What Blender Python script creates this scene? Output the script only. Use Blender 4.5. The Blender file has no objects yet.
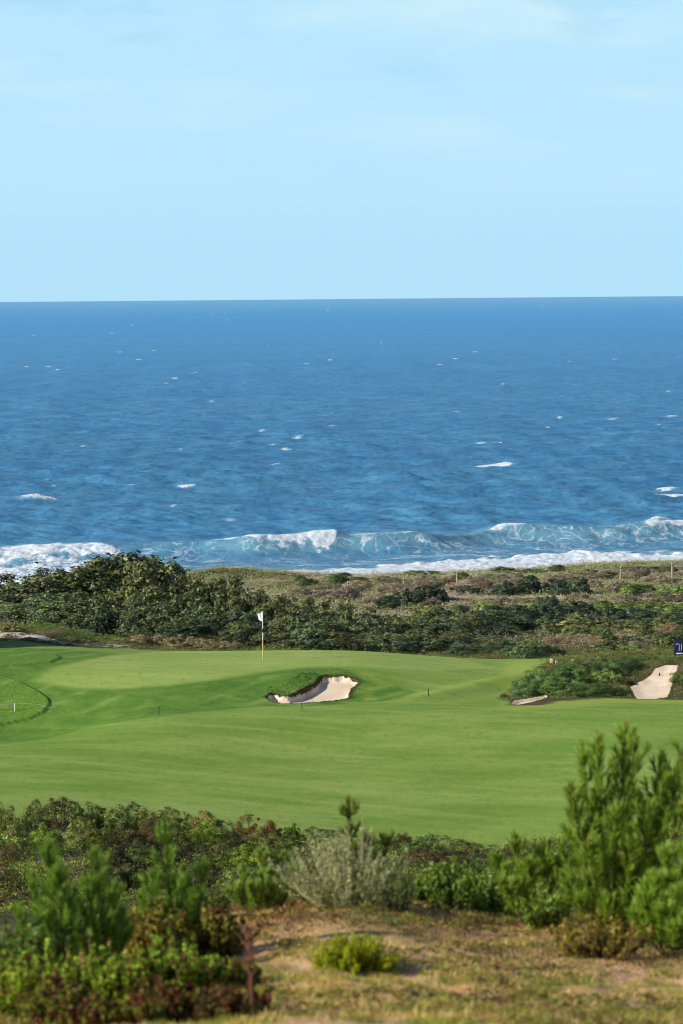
import bpy, math, random
import numpy as np
from mathutils import Matrix, Vector

random.seed(11)
rng = np.random.default_rng(11)
scene = bpy.context.scene
COL = scene.collection
W, H, F = 683, 1024, 3000.0
ZC = 34.0                                   # eye height above the sea
PITCH = math.atan((512 - 295) / F)
ROLL = -math.atan(6 / 683.0)

# ------------------------------------------------------------------ camera
cam = bpy.data.cameras.new('camera')
co = bpy.data.objects.new('camera', cam)
COL.objects.link(co)
RM = Matrix.Rotation(math.radians(90) - PITCH, 4, 'X') @ Matrix.Rotation(ROLL, 4, 'Z')
co.matrix_world = Matrix.Translation((0, 0, ZC)) @ RM
cam.sensor_fit = 'VERTICAL'
cam.sensor_height = 36
cam.sensor_width = 24
cam.lens = 36 * F / H
cam.clip_start = 0.5
cam.clip_end = 60000
cam.dof.use_dof = True
cam.dof.focus_distance = 150
cam.dof.aperture_fstop = 3.1
scene.camera = co
R3 = np.array(RM.to_3x3())


def ray(px, py):
    v = R3 @ np.array([(px - W / 2) / F, (H / 2 - py) / F, -1.0])
    return v / v[1]


def at(px, py, d):
    r = ray(px, py)
    return np.array([r[0] * d, d, ZC + r[2] * d])


def sea_at(px, py, z=0.0):
    r = ray(px, py)
    t = (z - ZC) / r[2]
    return np.array([r[0] * t, t, z])


# ------------------------------------------------------------------ noise
def _h(ix, iy, seed):
    n = (ix.astype(np.int64) * 374761393 + iy.astype(np.int64) * 668265263 + seed * 1442695041) & 0xFFFFFFFF
    n = ((n ^ (n >> 13)) * 1274126177) & 0xFFFFFFFF
    n = n ^ (n >> 16)
    return (n & 0xFFFFFF) / float(0xFFFFFF)


def vnoise(x, y, seed=0):
    xi = np.floor(x); yi = np.floor(y)
    fx = x - xi; fy = y - yi
    fx = fx * fx * fx * (fx * (fx * 6 - 15) + 10); fy = fy * fy * fy * (fy * (fy * 6 - 15) + 10)
    a = _h(xi, yi, seed); b = _h(xi + 1, yi, seed); c = _h(xi, yi + 1, seed); d = _h(xi + 1, yi + 1, seed)
    return (a * (1 - fx) + b * fx) * (1 - fy) + (c * (1 - fx) + d * fx) * fy


def fbm(x, y, seed=0, octv=4, gain=0.5):
    s = 0; a = 1.0; t = 0
    for o in range(octv):
        s = s + a * vnoise(x * 2 ** o + 17.3 * o, y * 2 ** o + 9.1 * o, seed + o); t += a; a *= gain
    return s / t


def sstep(a, b, x):
    t = np.clip((x - a) / (b - a), 0, 1)
    return t * t * (3 - 2 * t)


def pchip(xk, yk, x):
    """xk (n,), yk (n, m) or (n,), x (k,) -> (k, m)"""
    xk = np.asarray(xk, float); yk = np.asarray(yk, float); x = np.asarray(x, float)
    one = yk.ndim == 1
    if one: yk = yk[:, None]
    h = np.diff(xk)[:, None]; dl = np.diff(yk, axis=0) / h
    m = np.zeros_like(yk)
    w1 = 2 * h[1:] + h[:-1]; w2 = h[1:] + 2 * h[:-1]
    a, b = dl[:-1], dl[1:]
    ok = (a * b) > 0
    with np.errstate(divide='ignore', invalid='ignore'):
        mm = (w1 + w2) / (w1 / a + w2 / b)
    m[1:-1] = np.where(ok, mm, 0)
    m[0] = dl[0]; m[-1] = dl[-1]
    i = np.clip(np.searchsorted(xk, x) - 1, 0, len(xk) - 2)
    t = ((x - xk[i]) / (xk[i + 1] - xk[i]))[:, None]; hh = (xk[i + 1] - xk[i])[:, None]
    t2 = t * t; t3 = t2 * t
    r = (2 * t3 - 3 * t2 + 1) * yk[i] + (t3 - 2 * t2 + t) * hh * m[i] + (-2 * t3 + 3 * t2) * yk[i + 1] + (t3 - t2) * hh * m[i + 1]
    return r[:, 0] if one else r


def lin(r, g, b):
    f = lambda c: (c / 255 / 12.92) if c / 255 <= 0.04045 else ((c / 255 + 0.055) / 1.055) ** 2.4
    return np.array([f(r), f(g), f(b)])


# ------------------------------------------------------------------ node helper
def new_mat(name):
    m = bpy.data.materials.new(name); m.use_nodes = True
    nt = m.node_tree; nt.nodes.clear()
    return m, NT(nt)


class NT:
    def __init__(s, nt): s.nt = nt

    def n(s, t, props=None, **inp):
        nd = s.nt.nodes.new(t)
        for k, v in (props or {}).items(): setattr(nd, k, v)
        for k, v in inp.items():
            key = int(k[1:]) if k[0] == 'i' and k[1:].isdigit() else k.replace('_', ' ')
            s.set(nd.inputs[key], v)
        return nd

    def set(s, sock, v):
        if isinstance(v, bpy.types.NodeSocket): s.nt.links.new(v, sock)
        elif hasattr(v, '__len__'):
            v = list(v)
            if sock.type == 'RGBA' and len(v) == 3: v = v + [1]
            sock.default_value = v
        else: sock.default_value = v

    def attr(s, name, out='Fac'):
        return s.n('ShaderNodeAttribute', {'attribute_name': name}).outputs[out]

    def m(s, op, a, b=0.0, clamp=False):
        return s.n('ShaderNodeMath', {'operation': op, 'use_clamp': clamp}, i0=a, i1=b).outputs[0]

    def step(s, v, a, b):
        nd = s.n('ShaderNodeMapRange', {'interpolation_type': 'SMOOTHSTEP'})
        s.set(nd.inputs[0], v); s.set(nd.inputs[1], a); s.set(nd.inputs[2], b)
        return nd.outputs[0]

    def mix(s, f, a, b, mode='MIX'):
        nd = s.n('ShaderNodeMix', {'data_type': 'RGBA', 'blend_type': mode})
        s.set(nd.inputs['Factor'], f); s.set(nd.inputs[6], a); s.set(nd.inputs[7], b)
        return nd.outputs[2]

    def noise(s, vec, scale, detail=4, rough=0.55):
        return s.n('ShaderNodeTexNoise', None, Vector=vec, Scale=scale, Detail=detail, Roughness=rough).outputs['Fac']

    def vmul(s, vec, k):
        return s.n('ShaderNodeVectorMath', {'operation': 'MULTIPLY'}, i0=vec, i1=k).outputs[0]


def mesh_from(name, V, Fc, mats, smooth=False, attrs=None, colors=None, corners=4):
    """V (n,3); Fc (m,k) ints or list of such arrays with different k"""
    me = bpy.data.meshes.new(name)
    V = np.asarray(V, np.float32)
    if not isinstance(Fc, list): Fc = [Fc]
    Fc = [np.asarray(f, np.int32) for f in Fc if len(f)]
    loops = np.concatenate([f.ravel() for f in Fc]); tot = np.concatenate([np.full(len(f), f.shape[1]) for f in Fc])
    start = np.concatenate([[0], np.cumsum(tot)[:-1]])
    me.vertices.add(len(V)); me.vertices.foreach_set('co', V.ravel())
    me.loops.add(len(loops)); me.loops.foreach_set('vertex_index', loops.astype(np.int32))
    me.polygons.add(len(tot)); me.polygons.foreach_set('loop_start', start.astype(np.int32))
    me.polygons.foreach_set('loop_total', tot.astype(np.int32))
    me.update(calc_edges=True)
    if smooth: me.polygons.foreach_set('use_smooth', np.ones(len(tot), bool))
    for m in (mats if isinstance(mats, (list, tuple)) else [mats]): me.materials.append(m)
    for k, v in (attrs or {}).items():
        a = me.attributes.new(k, 'FLOAT', 'POINT'); a.data.foreach_set('value', np.asarray(v, np.float32).ravel())
    for k, v in (colors or {}).items():
        v = np.asarray(v, np.float32)
        if v.shape[1] == 3: v = np.concatenate([v, np.ones((len(v), 1), np.float32)], 1)
        a = me.attributes.new(k, 'FLOAT_COLOR', 'POINT'); a.data.foreach_set('color', v.ravel())
    return me


def link(name, me, parent=None, loc=(0, 0, 0)):
    o = bpy.data.objects.new(name, me); COL.objects.link(o)
    o.location = loc
    if parent: o.parent = parent
    return o


def tag(o, label=None, cat=None, group=None, kind=None):
    if label: o['label'] = label
    if cat: o['category'] = cat
    if group: o['group'] = group
    if kind: o['kind'] = kind
    return o


def empty(name, loc=(0, 0, 0)):
    o = bpy.data.objects.new(name, None); COL.objects.link(o); o.location = loc; o.empty_display_size = 0.2
    return o


def copy_thing(root):
    r = root.copy(); COL.objects.link(r)
    for ch in root.children:
        c = ch.copy(); COL.objects.link(c); c.parent = r
        for g in ch.children:
            k = g.copy(); COL.objects.link(k); k.parent = c
    return r


# ================================================================== TERRAIN
PXC = [0, 170, 340, 510, 683]
TAB = [  # distance, image rows of the bare ground at the five columns (None: heights below the eye)
    (19, 1038, 1024, 1022, 1024, 1026),
    (22, 1004, 988, 978, 985, 990),
    (25, 978, 952, 932, 942, 950),
    (27.5, 962, 930, 908, 921, 930),
    (30, 956, 921, 903, 915, 923),
    (33, 960, 928, 914, 926, 934),
    (45, 975, 960, 955, 960, 962),
    (70, 935, 935, 935, 935, 935),
    (82, 908, 908, 908, 908, 908),
    (90, 880, 882, 884, 886, 888),
    (98, 850, 850, 856, 862, 866),
    (104, 827, 832, 842, 846, 842),
    (110, 803, 808, 813, 812, 806),
    (118, 771, 773, 776, 772, 762),
    (124, 753, 749, 750, 745, 736),
    (128, 744, 731, 728, 725, 720),
    (131.5, 739, 718, 713, 711, 709),
    (134.5, 722, 708, 706, 705, 704),
    (137, 700, 693, 700, 700, 699),
    (139.5, 683, 680, 687, 695, 686),
    (141.5, 673, 670, 674, 687, 674),
    (145, 661, 662, 662, 674, 663),
    (149, 652, 655, 655, 664, 657),
    (152.5, 647, 650.5, 651, 660, 654),
    (156, 641, 651, 656, 662, 653),
    (159.5, 632, 645.5, 653.5, 658, 649),
    (163, 629, 644, 651, 653, 645),
    (175, 626, 638, 643, 641, 634),
    (190, 620, 631, 633, 628, 622),
    (215, 613, 616, 617, 611, 607),
    (240, 605, 604, 601, 596, 594),
    (265, 598, 594, 591, 585, 582),
    (288, 592, 584, 582, 576, 572),
    (303, 589, 576, 577, 571, 565),
    (313, 588, 575, 577.5, 571.5, 565.5),
]
rows_d = [1.0, 10.0]; zt = [[ZC - 1.72] * 5, [ZC - 3.05] * 5]
for row in TAB:
    rows_d.append(row[0]); zt.append([at(p, y, row[0])[2] for p, y in zip(PXC, row[1:])])
for d, zz in ((322, None), (335, 1.5), (350, 0.3), (365, -0.8), (400, -4), (430, -8)):
    if zz is None: zz = [z - 1.3 for z in zt[-1]]
    else: zz = [zz] * 5
    rows_d.append(d); zt.append(zz)
zt = np.array(zt)
U0 = np.concatenate([np.linspace(-0.7, -0.137, 22)[:-1], np.linspace(-0.137, 0.137, 600), np.linspace(0.137, 0.7, 22)[1:]])
UK = np.array([(p - W / 2) / F for p in PXC])
UC = np.clip(U0, -0.13, 0.13)
DD = np.concatenate([np.linspace(1, 16, 16)[:-1], np.arange(16, 31, 0.07), np.arange(31, 82, 0.9), np.arange(82, 158, 0.2),
                     np.arange(158, 330, 0.5), np.arange(330, 431, 2.5)])
ucol = pchip(np.concatenate([[-0.25], UK, [0.25]]), np.concatenate([zt[:, :1], zt, zt[:, -1:]], 1).T, UC).T     # (rows, cols)
Z = pchip(rows_d, ucol, DD)                                                                                  # (D, U)
X = U0[None, :] * DD[:, None]
Y = np.repeat(DD[:, None], len(U0), 1)


def gz(x, y):
    """height of the ground at world x, y"""
    x = np.atleast_1d(np.asarray(x, float)); y = np.atleast_1d(np.asarray(y, float))
    fi = np.interp(y, DD, np.arange(len(DD))); fj = np.interp(x / y, U0, np.arange(len(U0)))
    i = np.clip(fi.astype(int), 0, len(DD) - 2); j = np.clip(fj.astype(int), 0, len(U0) - 2)
    a = fi - i; b = fj - j
    r = (Z[i, j] * (1 - b) + Z[i, j + 1] * b) * (1 - a) + (Z[i + 1, j] * (1 - b) + Z[i + 1, j + 1] * b) * a
    return r


def hit(px, py, dmin=85.0, dmax=330.0):
    """where the sight line through a pixel meets the bare ground"""
    r = ray(px, py)
    d = np.arange(dmin, dmax, 0.1)
    zz = ZC + r[2] * d - gz(r[0] * d, d)
    k = np.where(zz <= 0)[0]
    dd = d[k[0]] if len(k) else dmax
    return np.array([r[0] * dd, dd])


def poly(pts, **kw):
    out = []
    for p in pts:
        if len(p) == 3: out.append(np.array([(p[0] - W / 2) / F * p[2], p[2]]))      # column, distance given
        else: out.append(hit(*p, **kw))
    return np.array(out)


def sdf(P, x, y):
    """signed distance, positive inside"""
    best = np.full(x.shape, 1e9); ins = np.zeros(x.shape, bool)
    n = len(P)
    for i in range(n):
        a = P[i]; b = P[(i + 1) % n]; e = b - a
        wx = x - a[0]; wy = y - a[1]
        t = np.clip((wx * e[0] + wy * e[1]) / (e @ e + 1e-9), 0, 1)
        best = np.minimum(best, (wx - e[0] * t) ** 2 + (wy - e[1] * t) ** 2)
        c = ((a[1] <= y) & (b[1] > y)) | ((b[1] <= y) & (a[1] > y))
        with np.errstate(divide='ignore', invalid='ignore'):
            xi = a[0] + (y - a[1]) / (b[1] - a[1]) * e[0]
        ins ^= c & (x < xi)
    s = np.sqrt(best)
    return np.where(ins, s, -s)


# outlines of the mown areas and the sand
P_fair = poly([(-260, 0, 106), (-60, 0, 106), (60, 822), (150, 831), (250, 837), (290, 838), (335, 840), (370, 845), (400, 848), (480, 850), (560, 838), (640, 826),
               (760, 0, 105), (1100, 0, 105), (1100, 0, 136.8), (700, 700), (640, 699.5), (590, 699.5), (556, 701), (549, 705), (512, 706.5), (500, 697),
               (518, 0, 141), (538, 0, 147), (556, 0, 153), (500, 0, 154), (340, 0, 154), (180, 0, 154.5), (150, 0, 156), (128, 648.5), (95, 648.5), (55, 645), (20, 641), (0, 0, 156.2), (-260, 0, 156)])
P_green = poly([(37, 680), (75, 687.5), (120, 688), (170, 685), (225, 677.5), (268, 670.5), (320, 666), (372, 668), (440, 671), (490, 668),
                (470, 0, 150), (440, 0, 153), (300, 0, 153.2), (190, 0, 153), (150, 0, 151), (105, 0, 147.5), (60, 667)])
P_band = poly([(-200, 0, 128), (0, 744), (80, 730), (160, 717), (260, 706), (300, 707), (400, 700), (418, 692), (395, 684), (368, 676), (340, 668), (300, 668.5),
               (270, 672), (225, 679), (170, 686.5), (120, 690), (75, 689), (30, 681), (48, 668), (100, 658), (120, 653), (60, 649), (-200, 0, 153)])
P_isle1 = poly([(-200, 0, 132.2), (0, 726), (30, 720), (45, 713), (51, 706), (50, 700), (40, 692), (25, 684), (0, 676), (-200, 0, 140)])
P_isle2 = poly([(-200, 0, 144), (0, 668), (30, 665.5), (52, 663.5), (62, 658.5), (58, 655), (35, 652), (0, 650), (-200, 0, 150.5)])
P_bunk = poly([(266, 696.5), (272, 694), (279, 695.5), (287, 696.5), (297, 693.5), (306, 690), (313, 686), (317, 681.5), (322, 677.5), (328, 675.5), (342, 675.5), (353, 678.5), (359, 682), (354, 686), (350, 690), (349, 697.5), (330, 700.8), (302, 703.5), (283, 703), (272, 700.5)])
P_bunk2 = poly([(637, 699.3), (630, 690), (640, 683), (650, 676), (655, 668.5), (666, 666), (679, 667), (675, 677), (671, 689), (668, 697.5), (655, 699)])
P_bunk3 = poly([(511, 704), (514, 700.5), (530, 698.5), (545, 695.8), (548, 697.5), (530, 702.5), (518, 704.6)])
P_bank = poly([(-60, 629), (0, 630), (16, 632), (40, 635), (60, 639), (85, 642.5), (105, 645), (135, 647.5), (135, 649), (95, 647.5), (60, 644.5), (30, 640), (0, 638), (-60, 638)])
P_s1 = poly([(44, 838), (50, 828), (68, 826), (74, 832), (64, 839)]); P_s2 = poly([(12, 868), (22, 858), (42, 850), (54, 853), (44, 864), (26, 872)])
P_s3 = poly([(276, 845), (300, 840), (336, 841), (336, 845), (300, 846)]); P_s4 = poly([(-40, 880), (0, 872), (14, 875), (4, 884), (-40, 890)])


# shaping: knolls, ridge, hollows
def bump(px, d, rx, ry, a):
    cx = (px - W / 2) / F * d
    return a * np.exp(-((X - cx) / rx) ** 2 - ((Y - d) / ry) ** 2)


Z0 = Z.copy()
a = hit(405, 702); b = hit(528, 676)
e = (b - a) / np.linalg.norm(b - a); L = np.linalg.norm(b - a)
t = (X - a[0]) * e[0] + (Y - a[1]) * e[1]; s = -(X - a[0]) * e[1] + (Y - a[1]) * e[0]
Z += 0.28 * np.exp(-(s / 0.9) ** 2) * sstep(-2, 3, t) * sstep(L + 1, L - 3, t)
i1 = sdf(P_isle1, X, Y); i2 = sdf(P_isle2, X, Y)
Z += 0.13 * sstep(-0.06, 0.16, i1) + 0.08 * sstep(-0.06, 0.16, i2)
Z += bump(238, 305, 4.0, 8, 0.75) + bump(300, 306, 3.5, 8, 0.35) + bump(662, 300, 8, 12, 0.3)
sand = sdf(P_bunk, X, Y); sand2 = sdf(P_bunk2, X, Y); sand3 = sdf(P_bunk3, X, Y); bank = sdf(P_bank, X, Y)
nz = fbm(X * 2.2, Y * 1.2, 5, 4) - 0.5
lipc = np.array(hit(297, 688)); lip = np.exp(-((X - lipc[0]) / 1.25) ** 2 - ((Y - lipc[1] - .3) / 1.7) ** 2)
sandn = sand + nz * 0.30
Z += 0.06 * lip * sstep(0.10, -0.06, sandn)
Z -= 0.25 * sstep(-0.02, 0.16, sandn) * (0.85 + 0.5 * lip)
Z += 0.05 * np.exp(-(sandn / 0.22) ** 2) * (sandn < 0)
Z -= 0.06 * sstep(-0.02, 0.6, sand2 + nz * 0.1) + 0.10 * sstep(0, 0.3, sand3 + nz * .15)
Z += 0.22 * sstep(-0.3, 0.5, bank) * fbm(X * 1.1, Y * 0.7, 9, 3)
fair = sdf(P_fair, X, Y)
heath = sstep(0.0, -3.0, fair) * sstep(31, 80, Y)
Z += heath * (fbm(X / 6, Y / 6, 21, 4) - 0.5) * 0.9 * sstep(330, 300, Y)
Z += sstep(31, 27, Y) * (fbm(X * 0.9, Y * 0.9, 31, 5) - 0.5) * 0.22
Z += sstep(-1, 1, fair) * (fbm(X / 9, Y / 9, 41, 2) - 0.5) * 0.10
green = sdf(P_green, X, Y); band = sdf(P_band, X, Y)
s_all = np.maximum.reduce([sdf(P_s1, X, Y), sdf(P_s2, X, Y), sdf(P_s3, X, Y), sdf(P_s4, X, Y)])

# normals
dZi = np.gradient(Z, axis=0); dYi = np.gradient(Y, axis=0); dXi = np.gradient(X, axis=0)
dZj = np.gradient(Z, axis=1); dXj = np.gradient(X, axis=1)
ti = np.stack([dXi, dYi, dZi], -1); tj = np.stack([dXj, np.zeros_like(dXj), dZj], -1)
NRM = np.cross(tj, ti); NRM /= np.linalg.norm(NRM, axis=-1, keepdims=True)

# ---- ground material
mg, g = new_mat('ground_cover')
pos = g.n('ShaderNodeNewGeometry').outputs['Position']
n_big = g.noise(pos, 0.12, 4); n_mid = g.noise(pos, 0.9, 5); n_gr = g.noise(g.vmul(pos, (1, .5, 1)), 3.2, 6, 0.7); n_fine = g.noise(pos, 7.0, 5, 0.65); n_vf = g.noise(pos, 30.0, 3, 0.7)
stretch = g.noise(g.vmul(pos, (0.55, 1.0, 0.6)), 0.30, 6, 0.62)
stretch2 = g.noise(g.vmul(g.n('ShaderNodeVectorRotate', {'rotation_type': 'Z_AXIS'}, Vector=pos, Angle=0.5).outputs[0], (0.10, 1.0, 0.5)), 0.8, 4, 0.6)
# mown grass
fw = g.mix(g.step(stretch, 0.34, 0.68), lin(106, 140, 54), lin(132, 158, 74))
fw = g.mix(g.m('MULTIPLY', g.step(stretch2, 0.46, 0.70), 0.45), fw, lin(150, 170, 96))
fw = g.mix(g.m('MULTIPLY', g.step(n_big, 0.45, 0.7), 0.45), fw, lin(104, 144, 54))
gr = g.mix(g.step(stretch, 0.35, 0.65), lin(136, 164, 78), lin(150, 172, 90))
bd = g.mix(g.step(n_mid, 0.3, 0.7), lin(72, 114, 40), lin(98, 136, 54))
bd = g.mix(g.m('MULTIPLY', g.step(stretch2, 0.5, 0.72), 0.5), bd, lin(124, 154, 66))
ro = g.mix(g.step(n_fine, 0.3, 0.7), lin(74, 116, 38), lin(104, 140, 54))
jit = g.m('MULTIPLY', g.m('SUBTRACT', n_mid, 0.5), 1.0)
def msk(name, a, b, j=1.0):
    return g.step(g.m('ADD', g.attr(name), g.m('MULTIPLY', jit, j)), a, b)
col = g.mix(msk('band', -0.3, 0.35, .6), fw, bd)
col = g.mix(msk('green', -0.35, 0.35, 0.7), col, gr)
col = g.mix(msk('isle', -0.08, 0.12, 0.4), col, ro)
# fine pale and dark grain of the blades
col = g.mix(g.m('MULTIPLY', g.step(n_fine, 0.5, 0.8), 0.22), col, lin(158, 184, 98))
col = g.mix(g.m('MULTIPLY', g.step(n_vf, 0.35, 0.75), 0.25), col, lin(76, 108, 28))
col = g.mix(g.m('MULTIPLY', g.step(n_gr, 0.52, 0.66), 0.34), col, lin(78, 116, 40))
col = g.mix(g.m('MULTIPLY', g.step(n_gr, 0.46, 0.34), 0.10), col, lin(160, 180, 96))
str_ = g.n('ShaderNodeTexWave', {'wave_type': 'BANDS', 'bands_direction': 'X'}, Vector=g.n('ShaderNodeVectorRotate', {'rotation_type': 'Z_AXIS'}, Vector=pos, Angle=-1.28).outputs[0], Scale=0.24, Distortion=2.2, Detail=2.0).outputs['Fac']
col = g.mix(g.m('MULTIPLY', g.step(str_, 0.35, 0.65), 0.06), col, lin(70, 116, 36))
str2 = g.n('ShaderNodeTexWave', {'wave_type': 'BANDS', 'bands_direction': 'X'}, Vector=g.n('ShaderNodeVectorRotate', {'rotation_type': 'Z_AXIS'}, Vector=pos, Angle=0.56).outputs[0], Scale=0.16, Distortion=3.0, Detail=3.0).outputs['Fac']
col = g.mix(g.m('MULTIPLY', g.m('MULTIPLY', g.step(str2, 0.78, 1.0), g.m('MULTIPLY', msk('band', -0.4, 0.6), g.step(stretch, .42, .6))), 0.32), col, lin(140, 168, 88))
# yellow wear at the margins; ridge crest painted paler as if sunlit
worn_lit = g.m('MULTIPLY', msk('edge', -0.3, 1.2, 2.4), 0.5)
col = g.mix(worn_lit, col, lin(150, 170, 74))
col = g.mix(1.0, col, (1.30, 1.21, 1.32, 1), 'MULTIPLY')
# wild ground
wild = g.mix(g.step(n_mid, 0.3, 0.7), lin(62, 58, 40), lin(104, 100, 60))
wild = g.mix(g.step(n_big, 0.45, 0.62), wild, lin(122, 108, 92))
wild = g.mix(g.step(n_fine, 0.5, 0.8), wild, lin(62, 76, 34))
dry = g.mix(g.step(n_mid, 0.35, 0.65), lin(228, 182, 136), lin(184, 154, 96))
dry = g.mix(g.step(n_fine, 0.5, 0.75), dry, lin(238, 204, 170))
dry = g.mix(g.m('MULTIPLY', g.step(n_big, 0.52, 0.64), 0.5), dry, lin(150, 100, 66))
dry = g.mix(g.m('MULTIPLY', g.attr('litter'), g.step(n_mid, .62, .42)), dry, g.mix(n_fine, lin(112, 70, 50), lin(176, 134, 96)))
wild = g.mix(g.attr('near'), wild, dry)
col = g.mix(msk('fair', -0.35, 0.25, 1.4), wild, col)
# sand
sd = g.mix(g.step(n_mid, 0.3, 0.7), lin(236, 212, 180), lin(248, 230, 204))
sd = g.mix(g.m('MULTIPLY', g.step(n_fine, 0.45, 0.8), 0.35), sd, lin(212, 184, 150))
sf = g.m('ADD', g.attr('sand'), g.m('MULTIPLY', g.m('SUBTRACT', n_fine, 0.5), 0.22))
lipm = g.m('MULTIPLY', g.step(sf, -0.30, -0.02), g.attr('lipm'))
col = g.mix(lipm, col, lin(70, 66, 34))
col = g.mix(g.step(sf, -0.03, 0.05), col, sd)
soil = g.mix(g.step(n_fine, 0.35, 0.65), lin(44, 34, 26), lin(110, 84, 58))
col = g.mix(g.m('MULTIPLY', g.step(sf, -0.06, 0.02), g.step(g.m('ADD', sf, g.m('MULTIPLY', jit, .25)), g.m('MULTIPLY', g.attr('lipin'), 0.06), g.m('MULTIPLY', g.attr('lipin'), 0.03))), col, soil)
gs = g.mix(g.step(n_mid, 0.35, 0.65), lin(222, 214, 202), lin(176, 164, 146))
gs = g.mix(g.step(n_fine, 0.55, 0.7), gs, lin(92, 84, 62))
col = g.mix(g.step(g.m('ADD', g.attr('wash'), g.m('ADD', 0.0, g.m('ADD', g.m('MULTIPLY', g.m('SUBTRACT', n_mid, 0.5), 2.4), g.m('MULTIPLY', g.m('SUBTRACT', n_gr, 0.55), 4.0)))), -0.05, 0.2), col, gs)
bmp = g.n('ShaderNodeBump', None, Strength=0.45, Distance=0.06, Height=g.m('ADD', n_fine, g.m('MULTIPLY', n_vf, 0.6))).outputs[0]
bs = g.n('ShaderNodeBsdfPrincipled', None, Base_Color=col, Roughness=0.9, Normal=bmp)
bs.inputs['Specular IOR Level'].default_value = 0.12
g.n('ShaderNodeOutputMaterial', None, Surface=bs.outputs[0])

edge = np.where(Y < 110, 0, np.exp(-((fair - 0.8) / 1.2) ** 2)) * sstep(480, 520, (X / Y) * F + W / 2)
edge = np.maximum(edge, 0.5 * np.exp(-((s - 0.2) / 0.8) ** 2) * sstep(0, 3, t) * sstep(L + 1, L - 2, t))  # sunlit ridge, painted as a paler strip
edge = np.maximum(edge, 0.55 * np.exp(-((sand + 0.9) / 0.8) ** 2) * sstep(P_bunk[:, 0].mean() - .5, P_bunk[:, 0].mean() + 2, X))
isle = np.maximum(i1, i2)
sandA = np.maximum.reduce([sandn * 1.0, sand2, sand3 * 1.5])
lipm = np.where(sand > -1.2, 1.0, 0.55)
washA = np.maximum(bank, s_all)
near = sstep(48, 32, Y)
ATT = {'fair': fair, 'green': green, 'band': band, 'isle': isle, 'sand': np.maximum(sandA, -9), 'wash': washA, 'near': near, 'edge': edge * 2 - 0.6, 'litter': sstep(24.6, 26.2, Y) * np.exp(-((X / Y * F + W / 2 - 285) / 110) ** 2), 'lipm': lipm, 'lipin': np.clip(lip * 1.6, 0, 1) + 0.35 * sstep(-.6, .4, Y - 139.0) * (sand > -1) + .001}
nD, nU = Z.shape
idx = np.arange(nD * nU).reshape(nD, nU)
faces = np.stack([idx[:-1, :-1], idx[:-1, 1:], idx[1:, 1:], idx[1:, :-1]], -1).reshape(-1, 4)
fc = lambda A: 0.25 * (A[:-1, :-1] + A[:-1, 1:] + A[1:, 1:] + A[1:, :-1]).ravel()
cat = np.zeros(len(faces), int)
cat[fc(fair) > 0] = 1
cat[fc(green) > 0] = 2
cat[fc(sandn) > 0] = 3; cat[fc(sand2) > 0] = 4; cat[fc(sand3) > 0] = 5
VV = np.stack([X, Y, Z], -1).reshape(-1, 3)
NN = NRM.reshape(-1, 3)
for c, nm in ((0, 'ground'), (1, 'fairway'), (2, 'putting_green'), (3, 'sand_bunker'), (4, 'sand_bunker'), (5, 'sand_bunker')):
    f = faces[cat == c]
    use, inv = np.unique(f.ravel(), return_inverse=True)
    me = mesh_from(nm, VV[use], inv.reshape(-1, 4), mg, True, {k: v.ravel()[use] for k, v in ATT.items()})
    me.normals_split_custom_set_from_vertices(NN[use].tolist())
    o = link(nm, me)
    o['kind'] = 'structure'

# ================================================================== SEA
SU = np.concatenate([np.linspace(-0.7, -0.135, 26)[:-1], np.linspace(-0.135, 0.135, 560), np.linspace(0.135, 0.7, 26)[1:]])
d1 = np.arange(336, 470, 0.45)
k = np.arange(ZC / 470 - 0.00017, ZC / 25000.0, -0.00017)
SD = np.concatenate([d1, ZC / k, [25000.0]])
SX = SU[None, :] * SD[:, None]; SY = np.repeat(SD[:, None], len(SU), 1)
SPX = np.repeat((SU * F + W / 2)[None, :], len(SD), 0)
SZ = np.zeros_like(SX)
foam = np.zeros_like(SX); face = np.zeros_like(SX); lace = np.zeros_like(SX)
# wind sea and swell, each train fading where the sheet gets too coarse to carry it
rs = np.random.default_rng(3)
for lam, amp in ((46, .36), (38, .26), (27, .26), (21, .24), (16, .2), (12, .18), (9.3, .15), (7.2, .12), (5.5, .1), (4.2, .07), (3.1, .05)):
    for q in range(2):
        th = math.radians(255 + rs.normal(0, 16 + 60 / lam ** .5 * 2)); ph = rs.uniform(0, 6.28)
        kx, ky = math.cos(th) * 2 * math.pi / lam, math.sin(th) * 2 * math.pi / lam
        mod = 0.25 + 1.5 * vnoise(SX / (lam * 2.2) + 5 * q, SY / (lam * 3.4), int(lam * 10) + q)
        w = np.sin(kx * SX + ky * SY + ph + 2.5 * vnoise(SX / lam / 2, SY / lam / 2, 77 + q))
        w = 1 - np.abs(w) * 2 if q == 0 else w
        step_ = np.maximum(0.45, SY ** 2 / (ZC * F) * 0.5)
        fade = sstep(lam / 2.2, lam / 5.0, step_) * sstep(355, 480, SY) ** 0.6
        SZ += amp * 0.55 * mod * w * fade
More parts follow.
